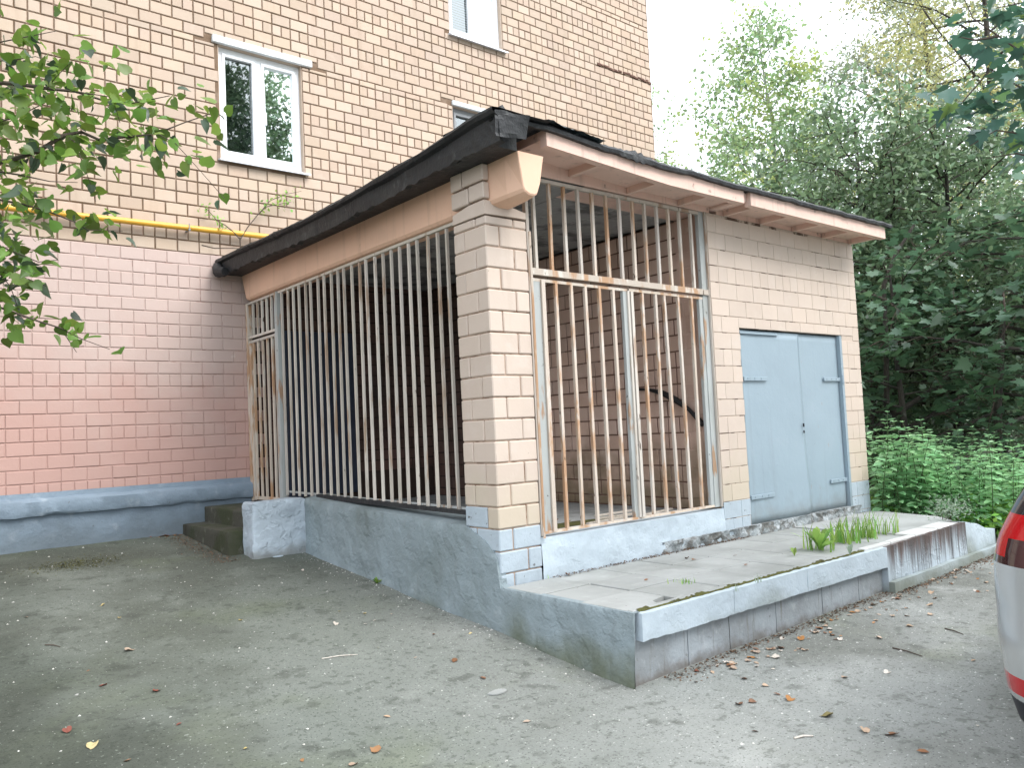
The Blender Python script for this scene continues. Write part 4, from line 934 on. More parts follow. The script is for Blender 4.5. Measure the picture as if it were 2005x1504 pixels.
tree('birch_tree', 'short bushy birch low behind the roof edge, nearest the building', pos(1345, 33), 9.4, 2.3, .2, 26, .1, SH_OVAL, .5, .15, 6000, .16, 'birch_leaf', 'birch_bark', .45, 'diamond', .2, 12)
tree('birch_tree', 'thinner pale birch between the tall birch and the dark bush', pos(1455, 33), 11.5, 2.2, .25, 28, .1, SH_OVAL, .55, .12, 6500, .20, 'birch_leaf', 'birch_bark', .5, 'diamond', .2, 14)
tree('poplar_tree', 'very tall sparse grey-green tree at the top right', pos(1885, 34), 24, 4.6, .3, 36, .22, SH_OVAL, .6, .05, 17000, .18, 'poplar_leaf', 'bark', .7, 'diamond', .2, 15, lean=(-.02, 0), nsub=7)
tree('willow_tree', 'yellowish-green tree behind the dark maple on the right edge', pos(2000, 25), 18.5, 4.4, .25, 36, .2, SH_OVAL, .5, .15, 20000, .16, 'willow_leaf', 'bark', .6, 'narrow', .2, 18, nsub=7)
tree('rowan_tree', 'dense dark green tree whose crown meets the annex roof', pos(1700, 17), 7.9, 3.3, .2, 46, .13, SH_OVAL, .35, .1, 23000, .115, 'bush_leaf', 'bark', .36, 'oval', .5, 23, nsub=8)
tree('lilac_bush', 'broad dark leafy bush right of the annex wall', pos(1870, 15.5), 6.8, 3.2, .12, 46, .11, SH_OVAL, .35, .12, 23000, .115, 'bush_leaf', 'bark', .36, 'oval', .5, 29, nsub=8, cat='bush')
tree('maple_tree', 'maple with large flat leaves hanging low over the nettles', pos(2040, 13), 4.9, 3.4, .25, 26, .12, SH_OVAL, .1, .18, 2600, .17, 'maple_leaf', 'bark', .42, 'maple', 1.3, 33, nsub=7)
tree('maple_tree', 'young maple at the annex corner with dark forked stems', pos(1765, 13.0), 3.9, 2.0, .25, 18, .06, SH_OVAL, .25, .2, 1500, .14, 'maple_leaf', 'bark', .35, 'maple', 1.2, 37, nsub=6)
tree('elder_bush', 'low dark shaded bush under the maples by the right edge', pos(1960, 17), 3.4, 3.0, .1, 30, .06, SH_OVAL, .3, .15, 12000, .10, 'shade_leaf', 'bark', .38, 'oval', .4, 41, cat='bush')
# leaning dark stems between annex and maple
lean = thing('leaning_tree', 'dark bare leaning trunk low beside the annex corner', 'tree', (*pos(1725, 13.5), .1))
lb = []
for pl, r0 in (([(1702, 850), (1750, 812), (1810, 775), (1850, 742), (1900, 700)], .06), ([(1735, 868), (1790, 838), (1835, 805), (1880, 778), (1950, 752)], .045), ([(1745, 876), (1830, 858), (1890, 835), (1960, 800)], .05), ([(1700, 1000), (1705, 900), (1702, 850), (1712, 790)], .07), ([(1737, 880), (1735, 660), (1730, 560), (1752, 500), (1790, 440)], .05), ([(1958, 1000), (1955, 900), (1953, 800), (1958, 740), (1965, 600)], .085)):
    lb.append(([at(x, y, 13.2) for x, y in pl], [r0 * (1 - .55 * i / (len(pl) - 1)) for i in range(len(pl))]))
tubes_obj('trunk', lb[:1] + lb[3:4], 'bark', lean, 7); tubes_obj('limb', lb[1:3] + lb[4:5], 'bark', lean, 6)
wt2 = thing('shade_tree', 'straight dark trunk standing in the thicket at the right', 'tree', (*pos(1956, 13.2), .1)); tubes_obj('trunk', lb[5:], 'bark', wt2, 7)
# trees behind the viewer, mirrored in the window panes and shading the yard
for i, (x, y, H) in enumerate(((6.0, -27, 20), (11.0, -29, 22), (16.5, -27, 20), (2.0, -30, 18))):
    tree('yard_tree', ['broad tree across the yard', 'tallest tree across the yard', 'rounded tree across the yard at the right', 'tree across the yard at the left'][i] + ', seen mirrored in the window', (x, y), H, 4.2, .2, 40, .2, SH_OVAL, .45, .1, 24000, .28, 'bush_leaf', 'bark', .55, 'diamond', .3, 50 + i)

# ------------------------------------------------------------------ the overhanging linden at the left
lt = thing('linden_tree', 'linden branch with heart-shaped leaves reaching in from the left', 'tree', (-6.4, -4.6, float(gz(-6.4, -4.6))))
D = 4.7
BR = [([(-420, 330), (-200, 260), (0, 162), (32, 164), (91, 173), (148, 179), (214, 200), (258, 202), (332, 187)], .018),
      ([(-420, 330), (-180, 350), (15, 315), (74, 296), (125, 264), (160, 258), (194, 273), (268, 266), (307, 261), (360, 240), (428, 217)], .018),
      ([(125, 264), (145, 276), (162, 320), (182, 372), (187, 394)], .004), ([(268, 266), (310, 262), (344, 281), (384, 325), (440, 389)], .004),
      ([(-40, 330), (37, 342), (98, 355), (152, 357)], .007), ([(-300, 420), (-60, 380), (45, 400), (95, 414), (145, 434), (172, 450), (240, 452)], .009),
      ([(-300, 440), (-80, 470), (0, 482), (75, 513), (113, 509)], .008), ([(-300, 520), (-60, 580), (0, 602), (75, 629), (118, 642), (158, 663), (215, 684)], .009),
      ([(-80, 90), (0, 82), (60, 70), (110, 60)], .006), ([(91, 173), (110, 150), (140, 120)], .004), ([(-60, 470), (20, 560), (48, 640)], .005), ([(148, 179), (220, 190), (235, 240)], .004),
      ([(-50, 250), (30, 230), (90, 200), (150, 215)], .006), ([(-60, 120), (20, 118), (70, 110), (120, 130)], .006), ([(118, 642), (150, 690)], .003), ([(-60, 520), (40, 540), (90, 560)], .004)]
rs = np.random.default_rng(3); lines = []; samples = []
for bi, (pl, r0) in enumerate(BR):
    dj = D + rs.uniform(-.35, .35) if bi > 1 else D + (.1 if bi else -.1)
    P = [at(x, y, dj + .12 * math.sin(i * 1.3 + bi)) for i, (x, y) in enumerate(pl)]
    lines.append((P, [max(.0018, r0 * (1 - .88 * i / (len(P) - 1))) for i in range(len(P))]))
    for i in range(len(P) - 1):
        L = np.linalg.norm(P[i + 1] - P[i])
        for k in range(max(1, int(L / .022))): samples.append((P[i] + (P[i + 1] - P[i]) * rs.random(), pl[i][0] + (pl[i + 1][0] - pl[i][0]) * .5, bi))
base = Vector((-6.4, -4.6, float(gz(-6.4, -4.6))))
tubes_obj('trunk', [([base, base + Vector((.05, .02, 1.2)), base + Vector((.0, .1, 2.2)), base + Vector((-.1, .1, 4.5)), base + Vector((.1, .2, 7.0))], [.16, .13, .12, .08, .03])], 'bark', lt, 10)
tb = Vector((-6.42, -4.5, base.z + 2.2)); tubes_obj('limb', [([tb, tb.lerp(Vector(lines[0][0][0]), .5) + Vector((0, 0, .1)), lines[0][0][0]], [.06, .04, .02]), ([tb, tb.lerp(Vector(lines[5][0][0]), .5), lines[5][0][0]], [.05, .03, .012]), ([tb + Vector((0, 0, -.4)), tb.lerp(Vector(lines[7][0][0]), .5) + Vector((0, 0, -.3)), lines[7][0][0]], [.04, .03, .01]), ([tb + Vector((0, 0, .8)), tb.lerp(Vector(lines[8][0][0]), .5) + Vector((0, 0, .5)), lines[8][0][0]], [.04, .025, .008]), ([lines[0][0][0], lines[12][0][0]], [.015, .007]), ([lines[8][0][0], lines[13][0][0]], [.008, .007]), ([lines[5][0][0], lines[6][0][0]], [.01, .008]), ([lines[5][0][0], lines[4][0][0]], [.01, .008]), ([lines[6][0][0], lines[10][0][0], lines[15][0][0]], [.006, .005, .004])], 'bark', lt, 7)
tag(tubes_obj('branch', lines, 'twig', lt, 5), kind='stuff')
HV, HT = tmpl('heart'); LM = []
for mname in ('linden_leaf', 'linden_dark'):
    for v in range(4):
        V = HV.copy(); V[:, 1] *= 1 + .12 * v - .1; V[:, 2] = V[:, 2] * (1 + .8 * v) + .10 * (V[:, 0] * (v - 1.5)); V[:, 0] *= 1 - .06 * v
        me = fast_mesh('leaf', V, HT, mname, True); LM.append(me)
# dense part of the spray, then the loose leaves along the twigs
cand = []
for (p, px, bi) in samples:
    if px < -30: continue
    keep = .7 if px < 210 else .75
    if bi in (2, 3): keep = .12 if bi == 3 else .2
    if bi == 4: keep = .1
    if rs.random() < keep: cand.append(p + rs.normal(size=3) * np.array([.035, .05, .03]))
for (cx, cy, sx, sy, n) in ((30, 260, 65, 90, 150), (120, 215, 70, 60, 80), (200, 290, 50, 35, 22), (20, 400, 40, 55, 85), (15, 530, 40, 40, 34), (215, 300, 40, 25, 10), (45, 640, 55, 22, 14), (20, 460, 35, 25, 14), (255, 212, 55, 22, 24), (340, 225, 45, 22, 14), (290, 285, 55, 22, 22), (370, 300, 35, 25, 8), (180, 440, 40, 18, 12), (120, 120, 60, 35, 12), (60, 150, 50, 40, 16)):
    for _ in range(n): cand.append(at(rs.normal(cx, sx), rs.normal(cy, sy), D + rs.uniform(-.5, .5)))
rs.shuffle(cand); extra = []
for i, p in enumerate(cand):
    if i < 300:
        dark = rs.random() < .42; me = LM[(4 if dark else 0) + rs.integers(0, 4)]; s = rs.uniform(.042, .086)
        d = Vector((rs.normal(.35, .6), rs.normal(.1, .6), rs.normal(-.55, .45))).normalized(); n = Vector((rs.normal(0, .6), rs.normal(-.35, .5), rs.normal(.7, .45)))
        n = (n - d * n.dot(d)).normalized(); x = d.cross(n); M3 = Matrix((x, d, n)).transposed()
        o = place('leaf', me, lt, Vector(p) - ORG[lt.name], M3.to_euler(), float(s))
    else: extra.append(p)
E_ = np.array(extra + [at(rs.uniform(-700, -60), rs.uniform(-150, 650), rs.uniform(3.6, 6.5)) for _ in range(2600)] + [at(rs.uniform(-900, 100), rs.uniform(-900, -150), rs.uniform(4.5, 8.0)) for _ in range(2600)])
foliage('foliage', E_, .066, 'linden_leaf', lt, rs, 'heart', .5, stuff=True)

# ------------------------------------------------------------------ maple spray in front at the top right
mt = thing('maple_tree', 'near maple branch with big teal-green leaves at the top right corner', 'tree', (4.6, -12.4, float(gz(4.6, -12.4))))
rs = np.random.default_rng(12); ml = []; mc = []
for pl in ([(2350, 60), (2180, 75), (2005, 105), (1955, 70), (1905, 35), (1885, -10)], [(2350, 60), (2200, 160), (2005, 175), (1940, 135), (1880, 205), (1800, 268), (1735, 300)], [(2350, 200), (2150, 260), (2005, 262), (1950, 255), (1900, 285)], [(1955, 70), (1910, 78), (1880, 72)], [(2300, 330), (2120, 330), (1990, 300), (1930, 310)], [(2350, 60), (2150, -20), (2000, 5), (1950, 15)]):
    dj = 5.6 + rs.uniform(-.3, .3); P = [at(x, y, dj) for x, y in pl]; ml.append((P, [max(.003, .012 * (1 - .85 * i / (len(P) - 1))) for i in range(len(P))]))
for (cx, cy, sx, sy, n) in ((1945, 92, 32, 14, 16), (1975, 20, 25, 22, 16), (1940, 200, 45, 18, 16), (1900, 205, 40, 14, 12), (1985, 150, 25, 30, 14), (1960, 240, 40, 20, 14), (1880, 65, 12, 20, 4), (1855, 215, 14, 14, 5), (1990, 280, 25, 25, 8)):
    for _ in range(n): mc.append(at(rs.normal(cx, sx), rs.normal(cy, sy), 5.6 + rs.uniform(-.5, .5)))
for _ in range(420): mc.append(at(rs.uniform(2030, 2600), rs.uniform(-300, 420), rs.uniform(4.2, 7.5)))
base = Vector((4.6, -12.4, float(gz(4.6, -12.4)))); tubes_obj('trunk', [([base, base + Vector((0, .05, 1.6)), base + Vector((-.05, .15, 3.0)), base + Vector((.1, .3, 6.5))], [.13, .11, .10, .03])], 'bark', mt, 9)
tq = base + Vector((-.05, .15, 3.0)); tubes_obj('limb', [([tq, tq.lerp(Vector(l[0][0]), .5) + Vector((0, 0, .15)), l[0][0]], [.05, .03, .013]) for l in ml[:3] + ml[4:5]], 'bark', mt, 6); tag(tubes_obj('branch', ml, 'twig', mt, 5), kind='stuff')
MV, MT = tmpl('maple'); MMs = []
for v in range(3):
    V = MV.copy(); V[:, 2] *= 1 + v; MMs.append(fast_mesh('leaf', V, MT, 'near_maple' if v < 2 else 'maple_light', True))
far = []
for i, p in enumerate(mc):
    if i < 105:
        d = Vector((rs.normal(-.2, .7), rs.normal(0, .7), rs.normal(-.45, .3))).normalized(); n = Vector((rs.normal(0, .3), rs.normal(-.1, .3), 1)); n = (n - d * n.dot(d)).normalized(); x = d.cross(n)
        place('leaf', MMs[int(rs.choice([0, 0, 1, 1, 2]))], mt, Vector(p) - ORG[mt.name], Matrix((x, d, n)).transposed().to_euler(), float(rs.uniform(.10, .17)))
    else: far.append(p)
foliage('foliage', np.array(far), .15, 'near_maple', mt, rs, 'maple', 1.0, stuff=True)

# ------------------------------------------------------------------ nettles and ground cover
rs = np.random.default_rng(8)
def nettle(v):
    r = np.random.default_rng(100 + v); h = .85 + .1 * v; b = MB(); lean_ = r.normal(size=2) * .12; pts = [(lean_[0] * t * t, lean_[1] * t * t, h * t) for t in np.linspace(0, 1, 6)]; b.tube(pts, [.008, .007, .006, .005, .004, .002], 5)
    C = []; A = []; S = []
    for k in range(13):
        t = .12 + .88 * k / 12; p = np.array([lean_[0] * t * t, lean_[1] * t * t, h * t]); az = k * 1.57 + r.uniform(-.3, .3)
        for s in (0, math.pi):
            C.append(p); A.append([math.cos(az + s), math.sin(az + s), .25 - .5 * (1 - t)]); S.append(.185 * (1 - .62 * t ** 2) * r.uniform(.8, 1.15))
            if k < 11:
                e = p + np.array([math.cos(az + s + 1), math.sin(az + s + 1), .05]) * .06; C.append(e); A.append([math.cos(az + s + 1), math.sin(az + s + 1), -.1]); S.append(.13 * r.uniform(.7, 1.1))
    V, T = tmpl('oval'); V = V.copy(); V[:, 2] *= 1.6; V[:, 0] *= .85; VV = []; TT = []
    for i in range(len(C)):
        a = np.array(A[i]); a /= np.linalg.norm(a); n = np.array([0, 0, 1.]) + r.normal(size=3) * .2; n -= a * n.dot(a); n /= np.linalg.norm(n); x = np.cross(a, n)
        VV.append(C[i] + S[i] * (V[:, 0:1] * x + V[:, 1:2] * a + V[:, 2:3] * n)); TT.append(T + i * len(V))
    me = fast_mesh('leaves', np.vstack(VV), np.vstack(TT), 'nettle_leaf'); return b, me
NV = []
for v in range(5):
    b, me = nettle(v); NV.append((mesh_from('stem', b.v, b.f, 'stem_green', True), me))
spots = []
for _ in range(74): spots.append((rs.uniform(1700, 1872), rs.uniform(9.7, 11.8), 0))
for _ in range(52): spots.append((rs.uniform(1885, 2080), rs.uniform(9.4, 11.4), 1))
for (px, dep, g) in spots:
    x, y = pos(px, dep)
    if x < 5.95 and y > -7 and y > -6.5: continue
    sc = rs.uniform(.75, 1.12) * (1.12 if g == 0 and px < 1810 else .92)
    t = thing('nettle', 'leafy green nettle in the tall clump at the end of the annex' if g == 0 else 'leafy green nettle in the clump at the right edge behind the car', 'nettle', (x, y, soil_z(x, y) - .02), 'nettles by the annex corner' if g == 0 else 'nettles by the right edge')
    t.rotation_euler = (rs.normal() * .06, rs.normal() * .06, rs.uniform(0, 6.28)); t.scale = (sc,) * 3; a, l = NV[rs.integers(0, 5)]
    place('stem', a, t); place('leaves', l, t)
C = []
for _ in range(11000):
    px = rs.uniform(1690, 2120); dep = rs.uniform(8.6, 13.5); x, y = pos(px, dep)
    if x < 5.95 - .25 * (y + 5.5): continue
    C.append((x, y, soil_z(x, y) + .05 + .22 * rs.random() ** 1.5 * (1 + .6 * nz(x, y, 0, 1.2))))
tag(foliage('ground_cover', np.array(C), .085, 'cover_leaf', None, rs, 'diamond', .8), 'bright green low ground cover between the nettles', 'ground cover', kind='stuff')

# ------------------------------------------------------------------ weeds on the platform
def blades(b_pts, n, h, spread, rs, wide=.008):
    V = []; T = []
    for i in range(n):
        p = np.array(b_pts) + np.append(rs.normal(size=2) * spread, 0); az = rs.uniform(0, 6.28); ln = h * rs.uniform(.5, 1.1); bend = rs.uniform(.15, .6); d = np.array([math.cos(az), math.sin(az), 0]); s = np.array([-d[1], d[0], 0]) * wide * rs.uniform(.7, 1.2)
        o = len(V)
        for k in range(4):
            t = k / 3; c = p + d * bend * ln * t * t + np.array([0, 0, ln * (t - .25 * bend * t * t)]); w = s * (1 - t) ** .6; V += [c - w, c + w]
        for k in range(3): T += [(o + 2 * k, o + 2 * k + 1, o + 2 * k + 3), (o + 2 * k, o + 2 * k + 3, o + 2 * k + 2)]
    return np.array(V), np.array(T)
def weed(name, label, cat, p, parts, group=None):
    t = thing(name, label, cat, p, group)
    for (nm, V, T, m) in parts: place(nm, fast_mesh(nm, V - np.array(p), T, m), t)
    return t
rs = np.random.default_rng(31)
def rosette(p, n, L, rs, rise=.8, w=.22):
    V0 = np.array([(0, 0, 0), (.06, .3, .05), (.13, .6, .03), (.10, .85, 0), (0, 1, -.06), (-.10, .85, 0), (-.13, .6, .03), (-.06, .3, .05)]); V0[:, 0] *= w / .13 * .6; T0 = np.array([(0, 1, 7), (1, 2, 6), (1, 6, 7), (2, 3, 5), (2, 5, 6), (3, 4, 5)]); V = []; T = []
    for i in range(n):
        az = i * 2.4 + rs.uniform(-.3, .3); a = np.array([math.cos(az), math.sin(az), rise * rs.uniform(.4, 1.6)]); a /= np.linalg.norm(a); nn = np.array([-.5 * math.cos(az), -.5 * math.sin(az), 1.]) + rs.normal(size=3) * .25; nn -= a * nn.dot(a); nn /= np.linalg.norm(nn); x = np.cross(a, nn); s = L * rs.uniform(.55, 1.1)
        V.append(np.array(p) + s * (V0[:, 0:1] * x + V0[:, 1:2] * a + V0[:, 2:3] * nn)); T.append(T0 + i * 8)
    return np.vstack(V), np.vstack(T)
def onp(px, py, z=.48):
    d = ray(px, py); t = (z - CAM[2]) / d[2]; p = CAM + t * d; return (float(p[0]), float(p[1]), z)
p = onp(1605, 1078); weed('dandelion', 'broad-leaved dandelion clump, the leftmost big weed on the platform', 'weed', p, [('leaves', *rosette(p, 16, .27, rs, 1.2), 'grass_blade'), ('grass', *blades(p, 26, .24, .07, rs), 'grass_blade')])
p = onp(1655, 1062); weed('grass_tuft', 'dense dark green grass tuft right of the dandelion on the platform', 'grass', p, [('blades', *blades(p, 60, .26, .07, rs, .010), 'grass_blade')])
p = onp(1695, 1054); weed('grass_tuft', 'middle upright grass tuft on the platform', 'grass', p, [('blades', *blades(p, 46, .27, .06, rs), 'grass_blade')])
p = onp(1735, 1046); weed('grass_tuft', 'rightmost thin grass tuft on the platform', 'grass', p, [('blades', *blades(p, 30, .28, .06, rs, .006), 'grass_blade')])
p = onp(1556, 1090); weed('seedling', 'small lone seedling with one leaf left of the dandelion', 'weed', p, [('leaves', *rosette(p, 4, .10, rs, 2.0, .30), 'grass_blade')])
p = onp(1664, 1088); weed('seedling', 'small pale seedling at the platform edge below the grass tufts', 'weed', p, [('leaves', *rosette(p, 9, .10, rs, 2.2, .26), 'wormwood')])
p = onp(1335, 1142); weed('seedling', 'tiny flat weed in a joint of the platform paving', 'weed', p, [('leaves', *blades(p, 22, .05, .05, rs, .004), 'grass_blade')])
p = onp(1072, 1128); weed('seedling', 'tiny weed at the foot of the gate sill by the pillar', 'weed', p, [('leaves', *blades(p, 18, .05, .06, rs, .004), 'grass_blade')])
p = onp(1440, 1158, .47); weed('seedling', 'thin sprig growing from the kerb edge nearest the corner', 'weed', p, [('leaves', *blades(p, 7, .06, .015, rs, .003), 'wormwood')])
p = onp(1482, 1140, .47); weed('seedling', 'thin sprig growing from the kerb edge farther along', 'weed', p, [('leaves', *blades(p, 8, .07, .02, rs, .003), 'wormwood')])
p = onp(1862, 1018, .49); weed('wormwood_plant', 'silvery feathery plant at the far end of the platform', 'weed', p, [('leaves', *leaf_geo(np.array(p) + rs.normal(size=(420, 3)) * [.11, .11, .06] + [0, 0, .13], np.full(420, .035), rs, 'narrow', .3), 'wormwood'), ('root_clump', *blades(p, 12, .12, .05, rs, .004), 'twig')])
p = onp(1722, 985, .5); p = (6.12, -5.25, soil_z(6.12, -5.25)); weed('burdock', 'light green broad-leaved seedling at the annex corner', 'weed', p, [('leaves', *rosette((p[0], p[1], p[2] + .28), 7, .17, rs, .9, .3), 'cover_leaf'), ('stem', *blades(p, 3, .3, .01, rs, .006), 'stem_green')])
g = ground_hit(738, 1143); p = (float(g[0]), float(g[1]), float(gz(g[0], g[1]))); weed('weed', 'small green weed at the foot of the grey base wall', 'weed', p, [('leaves', *rosette(p, 14, .07, rs, .9, .24), 'linden_leaf')])
# moss cushion along the kerb top, patches on the yard and inside the gate
def patch(name, m, ring, z, label=None, parent=None, relief=.01, cat=None):
    b = MB(); n = len(ring); c = np.mean(ring, axis=0); V = []
    for s, h in ((1.0, 0), (.85, .6), (.5, 1), (.0, 1)):
        for (x, y) in ring: q = c + (np.array([x, y]) - c) * s * (1 + .12 * nz(x, y, s, 5)); V.append((q[0], q[1], (z(q[0], q[1]) if callable(z) else z) + relief * h * (1 + nz(q[0], q[1], 0, 14))))
    b.add(V, [(i * n + k, i * n + (k + 1) % n, (i + 1) * n + (k + 1) % n, (i + 1) * n + k) for i in range(3) for k in range(n)]); o = b.build(name, m, parent, True)
    if label: tag(o, label, cat, kind='stuff' if cat is None else None)
    return o
def blob(cx, cy, rx, ry, seed, n=22, rot=0.0):
    return [(cx + math.cos(rot) * rx * math.cos(t) * (1 + .35 * nz(math.cos(t) + seed, math.sin(t), seed, 1.3)) - math.sin(rot) * ry * math.sin(t), cy + math.sin(rot) * rx * math.cos(t) + math.cos(rot) * ry * math.sin(t) * (1 + .35 * nz(math.cos(t), math.sin(t) + seed, seed, 1.3))) for t in np.linspace(0, 2 * math.pi, n, endpoint=False)]
mk = MB(); r9 = random.Random(4); nn = 300; V = []
for i in range(nn):
    x = .06 + 3.2 * i / (nn - 1); h = max(0, nz(x, 0, 0, 5) + .7 * nz(x, 3, 0, 22) + .15)
    for (yy, k) in ((-6.452, 0), (-6.445, .8), (-6.43, 1.0), (-6.415, .5), (-6.405, 0)): V.append((x, yy + .012 * nz(x, yy, 4, 15), .470 + (.006 + .020 * k * h + .003 * k * nz(x, yy, 1, 60)) * (1 if k else -.4)))
mk.add(V, [(i * 5 + k, i * 5 + k + 1, i * 5 + k + 6, i * 5 + k + 5) for i in range(nn - 1) for k in range(4)])
mk.build('moss_strip', 'moss', pf, True)
patch('moss', 'moss', blob(1.25, -4.55, .85, .20, 1), .776, 'olive moss on the floor just inside the double gate', None, .012, None)
def gpatch(nm, m, px, py, rx, ry, seed, label, rel=.004, rot=0.0):
    g = ground_hit(px, py); return patch(nm, m, blob(g[0], g[1], rx, ry, seed, 26, rot), lambda a, c: ground_relief(a, c) + .003, label, None, rel)
g = ground_hit(150, 1105); q = np.zeros((1500, 3)); q[:, 0] = g[0] + rs.normal(size=1500) * .22; q[:, 1] = g[1] + rs.normal(size=1500) * .13; q[:, 2] = [ground_relief(a, c) + .002 for a, c in q[:, :2]]
tag(foliage('moss', q, .016, 'moss', None, rs, 'diamond', 1.5), 'yellow-green moss patch on the asphalt near the plinth', 'moss', kind='stuff')
q = np.zeros((700, 3)); q[:, 0] = rs.uniform(.5, 3.2, 700); q[:, 1] = YF - .025 - np.abs(rs.normal(size=700)) * .02; q[:, 2] = .487
tag(foliage('sill_debris', q, .018, 'dirt', None, rs, 'diamond', 1.2), 'brown crumbs lying along the foot of the gate sill', 'debris', kind='stuff')
q = np.zeros((900, 3)); q[:, 0] = -.86 + rs.normal(size=900) * .09; q[:, 1] = rs.uniform(-1.75, -.15, 900); q[:, 2] = [ground_relief(a, c) + .003 for a, c in q[:, :2]]
tag(foliage('step_dirt', q, .02, 'dirt', None, rs, 'diamond', 1.4), 'rusty brown dirt at the foot of the steps', 'dirt', kind='stuff')
NL = 1500; q = np.zeros((NL, 3)); q[:, 0] = rs.uniform(.25, 5.9, NL); q[:, 1] = -6.46 - np.abs(rs.normal(size=NL)) * (.035 + .045 * np.clip(np.array([nz(t, 0, 0, 1.1) for t in q[:, 0]]) + .4, 0, 1)); q[:, 2] = [ground_relief(t, u) + .004 for t, u in q[:, :2]]
q[:, 1] -= np.where(q[:, 0] > 3.34, .09, 0)
tag(foliage('leaf_litter', q, .022, 'dirt', None, rs, 'diamond', 1.2), 'crumbled brown leaf litter along the foot of the platform', 'litter', kind='stuff')
# wild plants on the building wall above the pipe
vp = thing('birch_sapling', 'straggling sapling growing out of the brick wall above the gas pipe', 'sapling', (.01, -.06, 4.25)); rs = np.random.default_rng(19)
def wp(px, py, y=-.12):
    d = ray(px, py); t = (y - CAM[1]) / d[1]; return CAM + t * d
stems = [[(472, 500), (470, 470), (485, 445), (505, 420), (530, 392), (560, 380), (590, 374)], [(472, 470), (455, 452), (440, 440), (425, 432), (408, 412), (400, 405)], [(505, 420), (520, 405), (545, 400), (570, 395)], [(395, 480), (420, 486), (455, 486), (500, 488), (525, 489)]]
sl_ = [([wp(x, y) for x, y in s], [.008 * (1 - .8 * i / (len(s) - 1)) + .001 for i in range(len(s))]) for s in stems]; tubes_obj('stem', sl_, 'twig', vp, 5)
lc = []
for s, k in ((stems[0][3:], 46), (stems[1][2:], 34), (stems[2], 20)):
    for _ in range(k): i = rs.integers(0, len(s) - 1); f = rs.random(); lc.append(wp(s[i][0] + (s[i + 1][0] - s[i][0]) * f + rs.normal() * 7, s[i][1] + (s[i + 1][1] - s[i][1]) * f + rs.normal() * 7, -.12 + rs.normal() * .03))
foliage('leaves', np.array(lc), .05, 'cover_leaf', vp, rs, 'diamond', .4)

# ------------------------------------------------------------------ fallen leaves, twigs, chips
rs = np.random.default_rng(55)
def dead_leaf(v, m):
    V, T = tmpl('oval' if v % 2 else 'heart'); V = V.copy(); V[:, 1] -= .45; r = np.random.default_rng(v); V[:, 2] += .55 * V[:, 0] ** 2 + (.25 + .2 * v) * V[:, 1] ** 2 + .05 * r.normal(size=len(V)) + .02
    V[:, 2] -= V[:, 2].min(); return fast_mesh('fallen_leaf', V, T, m)
DL = {m: [dead_leaf(v, m) for v in range(3)] for m in ('leaf_tan', 'leaf_brown', 'leaf_red', 'leaf_orange', 'leaf_yellow', 'leaf_olive', 'leaf_pale')}
def fl(x, y, m, s, label, group, z=None):
    s *= .82; o = place('fallen_leaf', DL[m][rs.integers(0, 3)], None, (x, y, (ground_relief(x, y) if z is None else z) + .003), (rs.normal() * .15, rs.normal() * .15, rs.uniform(0, 6.28)), s)
    tag(o, label, 'leaf', group)
Y, O_, Rd, Bn, T_, Ol, Pa = 'leaf_yellow', 'leaf_orange', 'leaf_red', 'leaf_brown', 'leaf_tan', 'leaf_olive', 'leaf_pale'
single = [(201, 1188, Y, .05, 'small yellow leaf on the dark asphalt left of the stub wall'), (253, 1274, T_, .075, 'pinkish curled leaf in the middle of the dark asphalt'), (201, 1344, Rd, .055, 'small red leaf on the left asphalt'), (305, 1356, Rd, .06, 'dark red curled leaf right of the small red one'), (132, 1433, Rd, .065, 'red leaf near the bottom left corner'), (181, 1463, Y, .08, 'striped yellow leaf near the bottom left corner'), (351, 1422, Rd, .045, 'tiny red leaf beside a pale scuff'), (250, 1492, O_, .055, 'orange leaf at the bottom edge, left'), (592, 1489, O_, .05, 'orange-brown leaf at the bottom edge'), (690, 1497, T_, .06, 'pinkish leaf cut by the bottom edge'), (757, 1404, T_, .055, 'lone pink leaf in the lower middle of the yard'), (890, 1295, Bn, .09, 'large flat brown leaf in front of the base wall'), (946, 1328, Bn, .075, 'crumpled brown leaf in front of the platform corner'), (735, 1470, O_, .07, 'orange leaf near the bottom middle'), (1032, 1415, T_, .06, 'tan leaf in the bottom middle right of the pink one'), (1546, 1372, O_, .075, 'upright orange-red leaf on the light asphalt'), (1620, 1404, Ol, .085, 'round olive leaf on the light asphalt'), (1693, 1434, T_, .07, 'pale pink leaf beside the brown one at the lower right'), (1748, 1441, Bn, .08, 'oval dark brown leaf at the lower right'), (1806, 1476, Bn, .075, 'long brown leaf at the bottom right'), (1474, 1377, Bn, .06, 'crumpled brown leaf left of the upright orange one'), (1430, 1306, Bn, .10, 'crumpled dark brown leaf heap by the platform foot'), (1365, 1316, Rd, .065, 'red-brown leaf at the platform foot near the corner'), (657, 1223, Pa, .055, 'whitish round leaf on the dark asphalt')]
for (px, py, m, s, lab) in single:
    g = ground_hit(px, py); fl(float(g[0]), float(g[1]), m, s, lab, None)
small = [(234, 1212), (173, 1314), (593, 1119), (471, 1214), (480, 1468), (665, 1197), (714, 1202), (733, 1216), (715, 1223), (766, 1203), (740, 1270), (813, 1290), (850, 1245), (921, 1244), (52, 1210)]
for (px, py) in small: g = ground_hit(px, py); fl(float(g[0]), float(g[1]), rs.choice([Bn, T_, Pa, Y]), rs.uniform(.022, .04), 'tiny dry leaf scrap on the dark asphalt left of the platform', 'tiny leaf scraps on the dark asphalt')
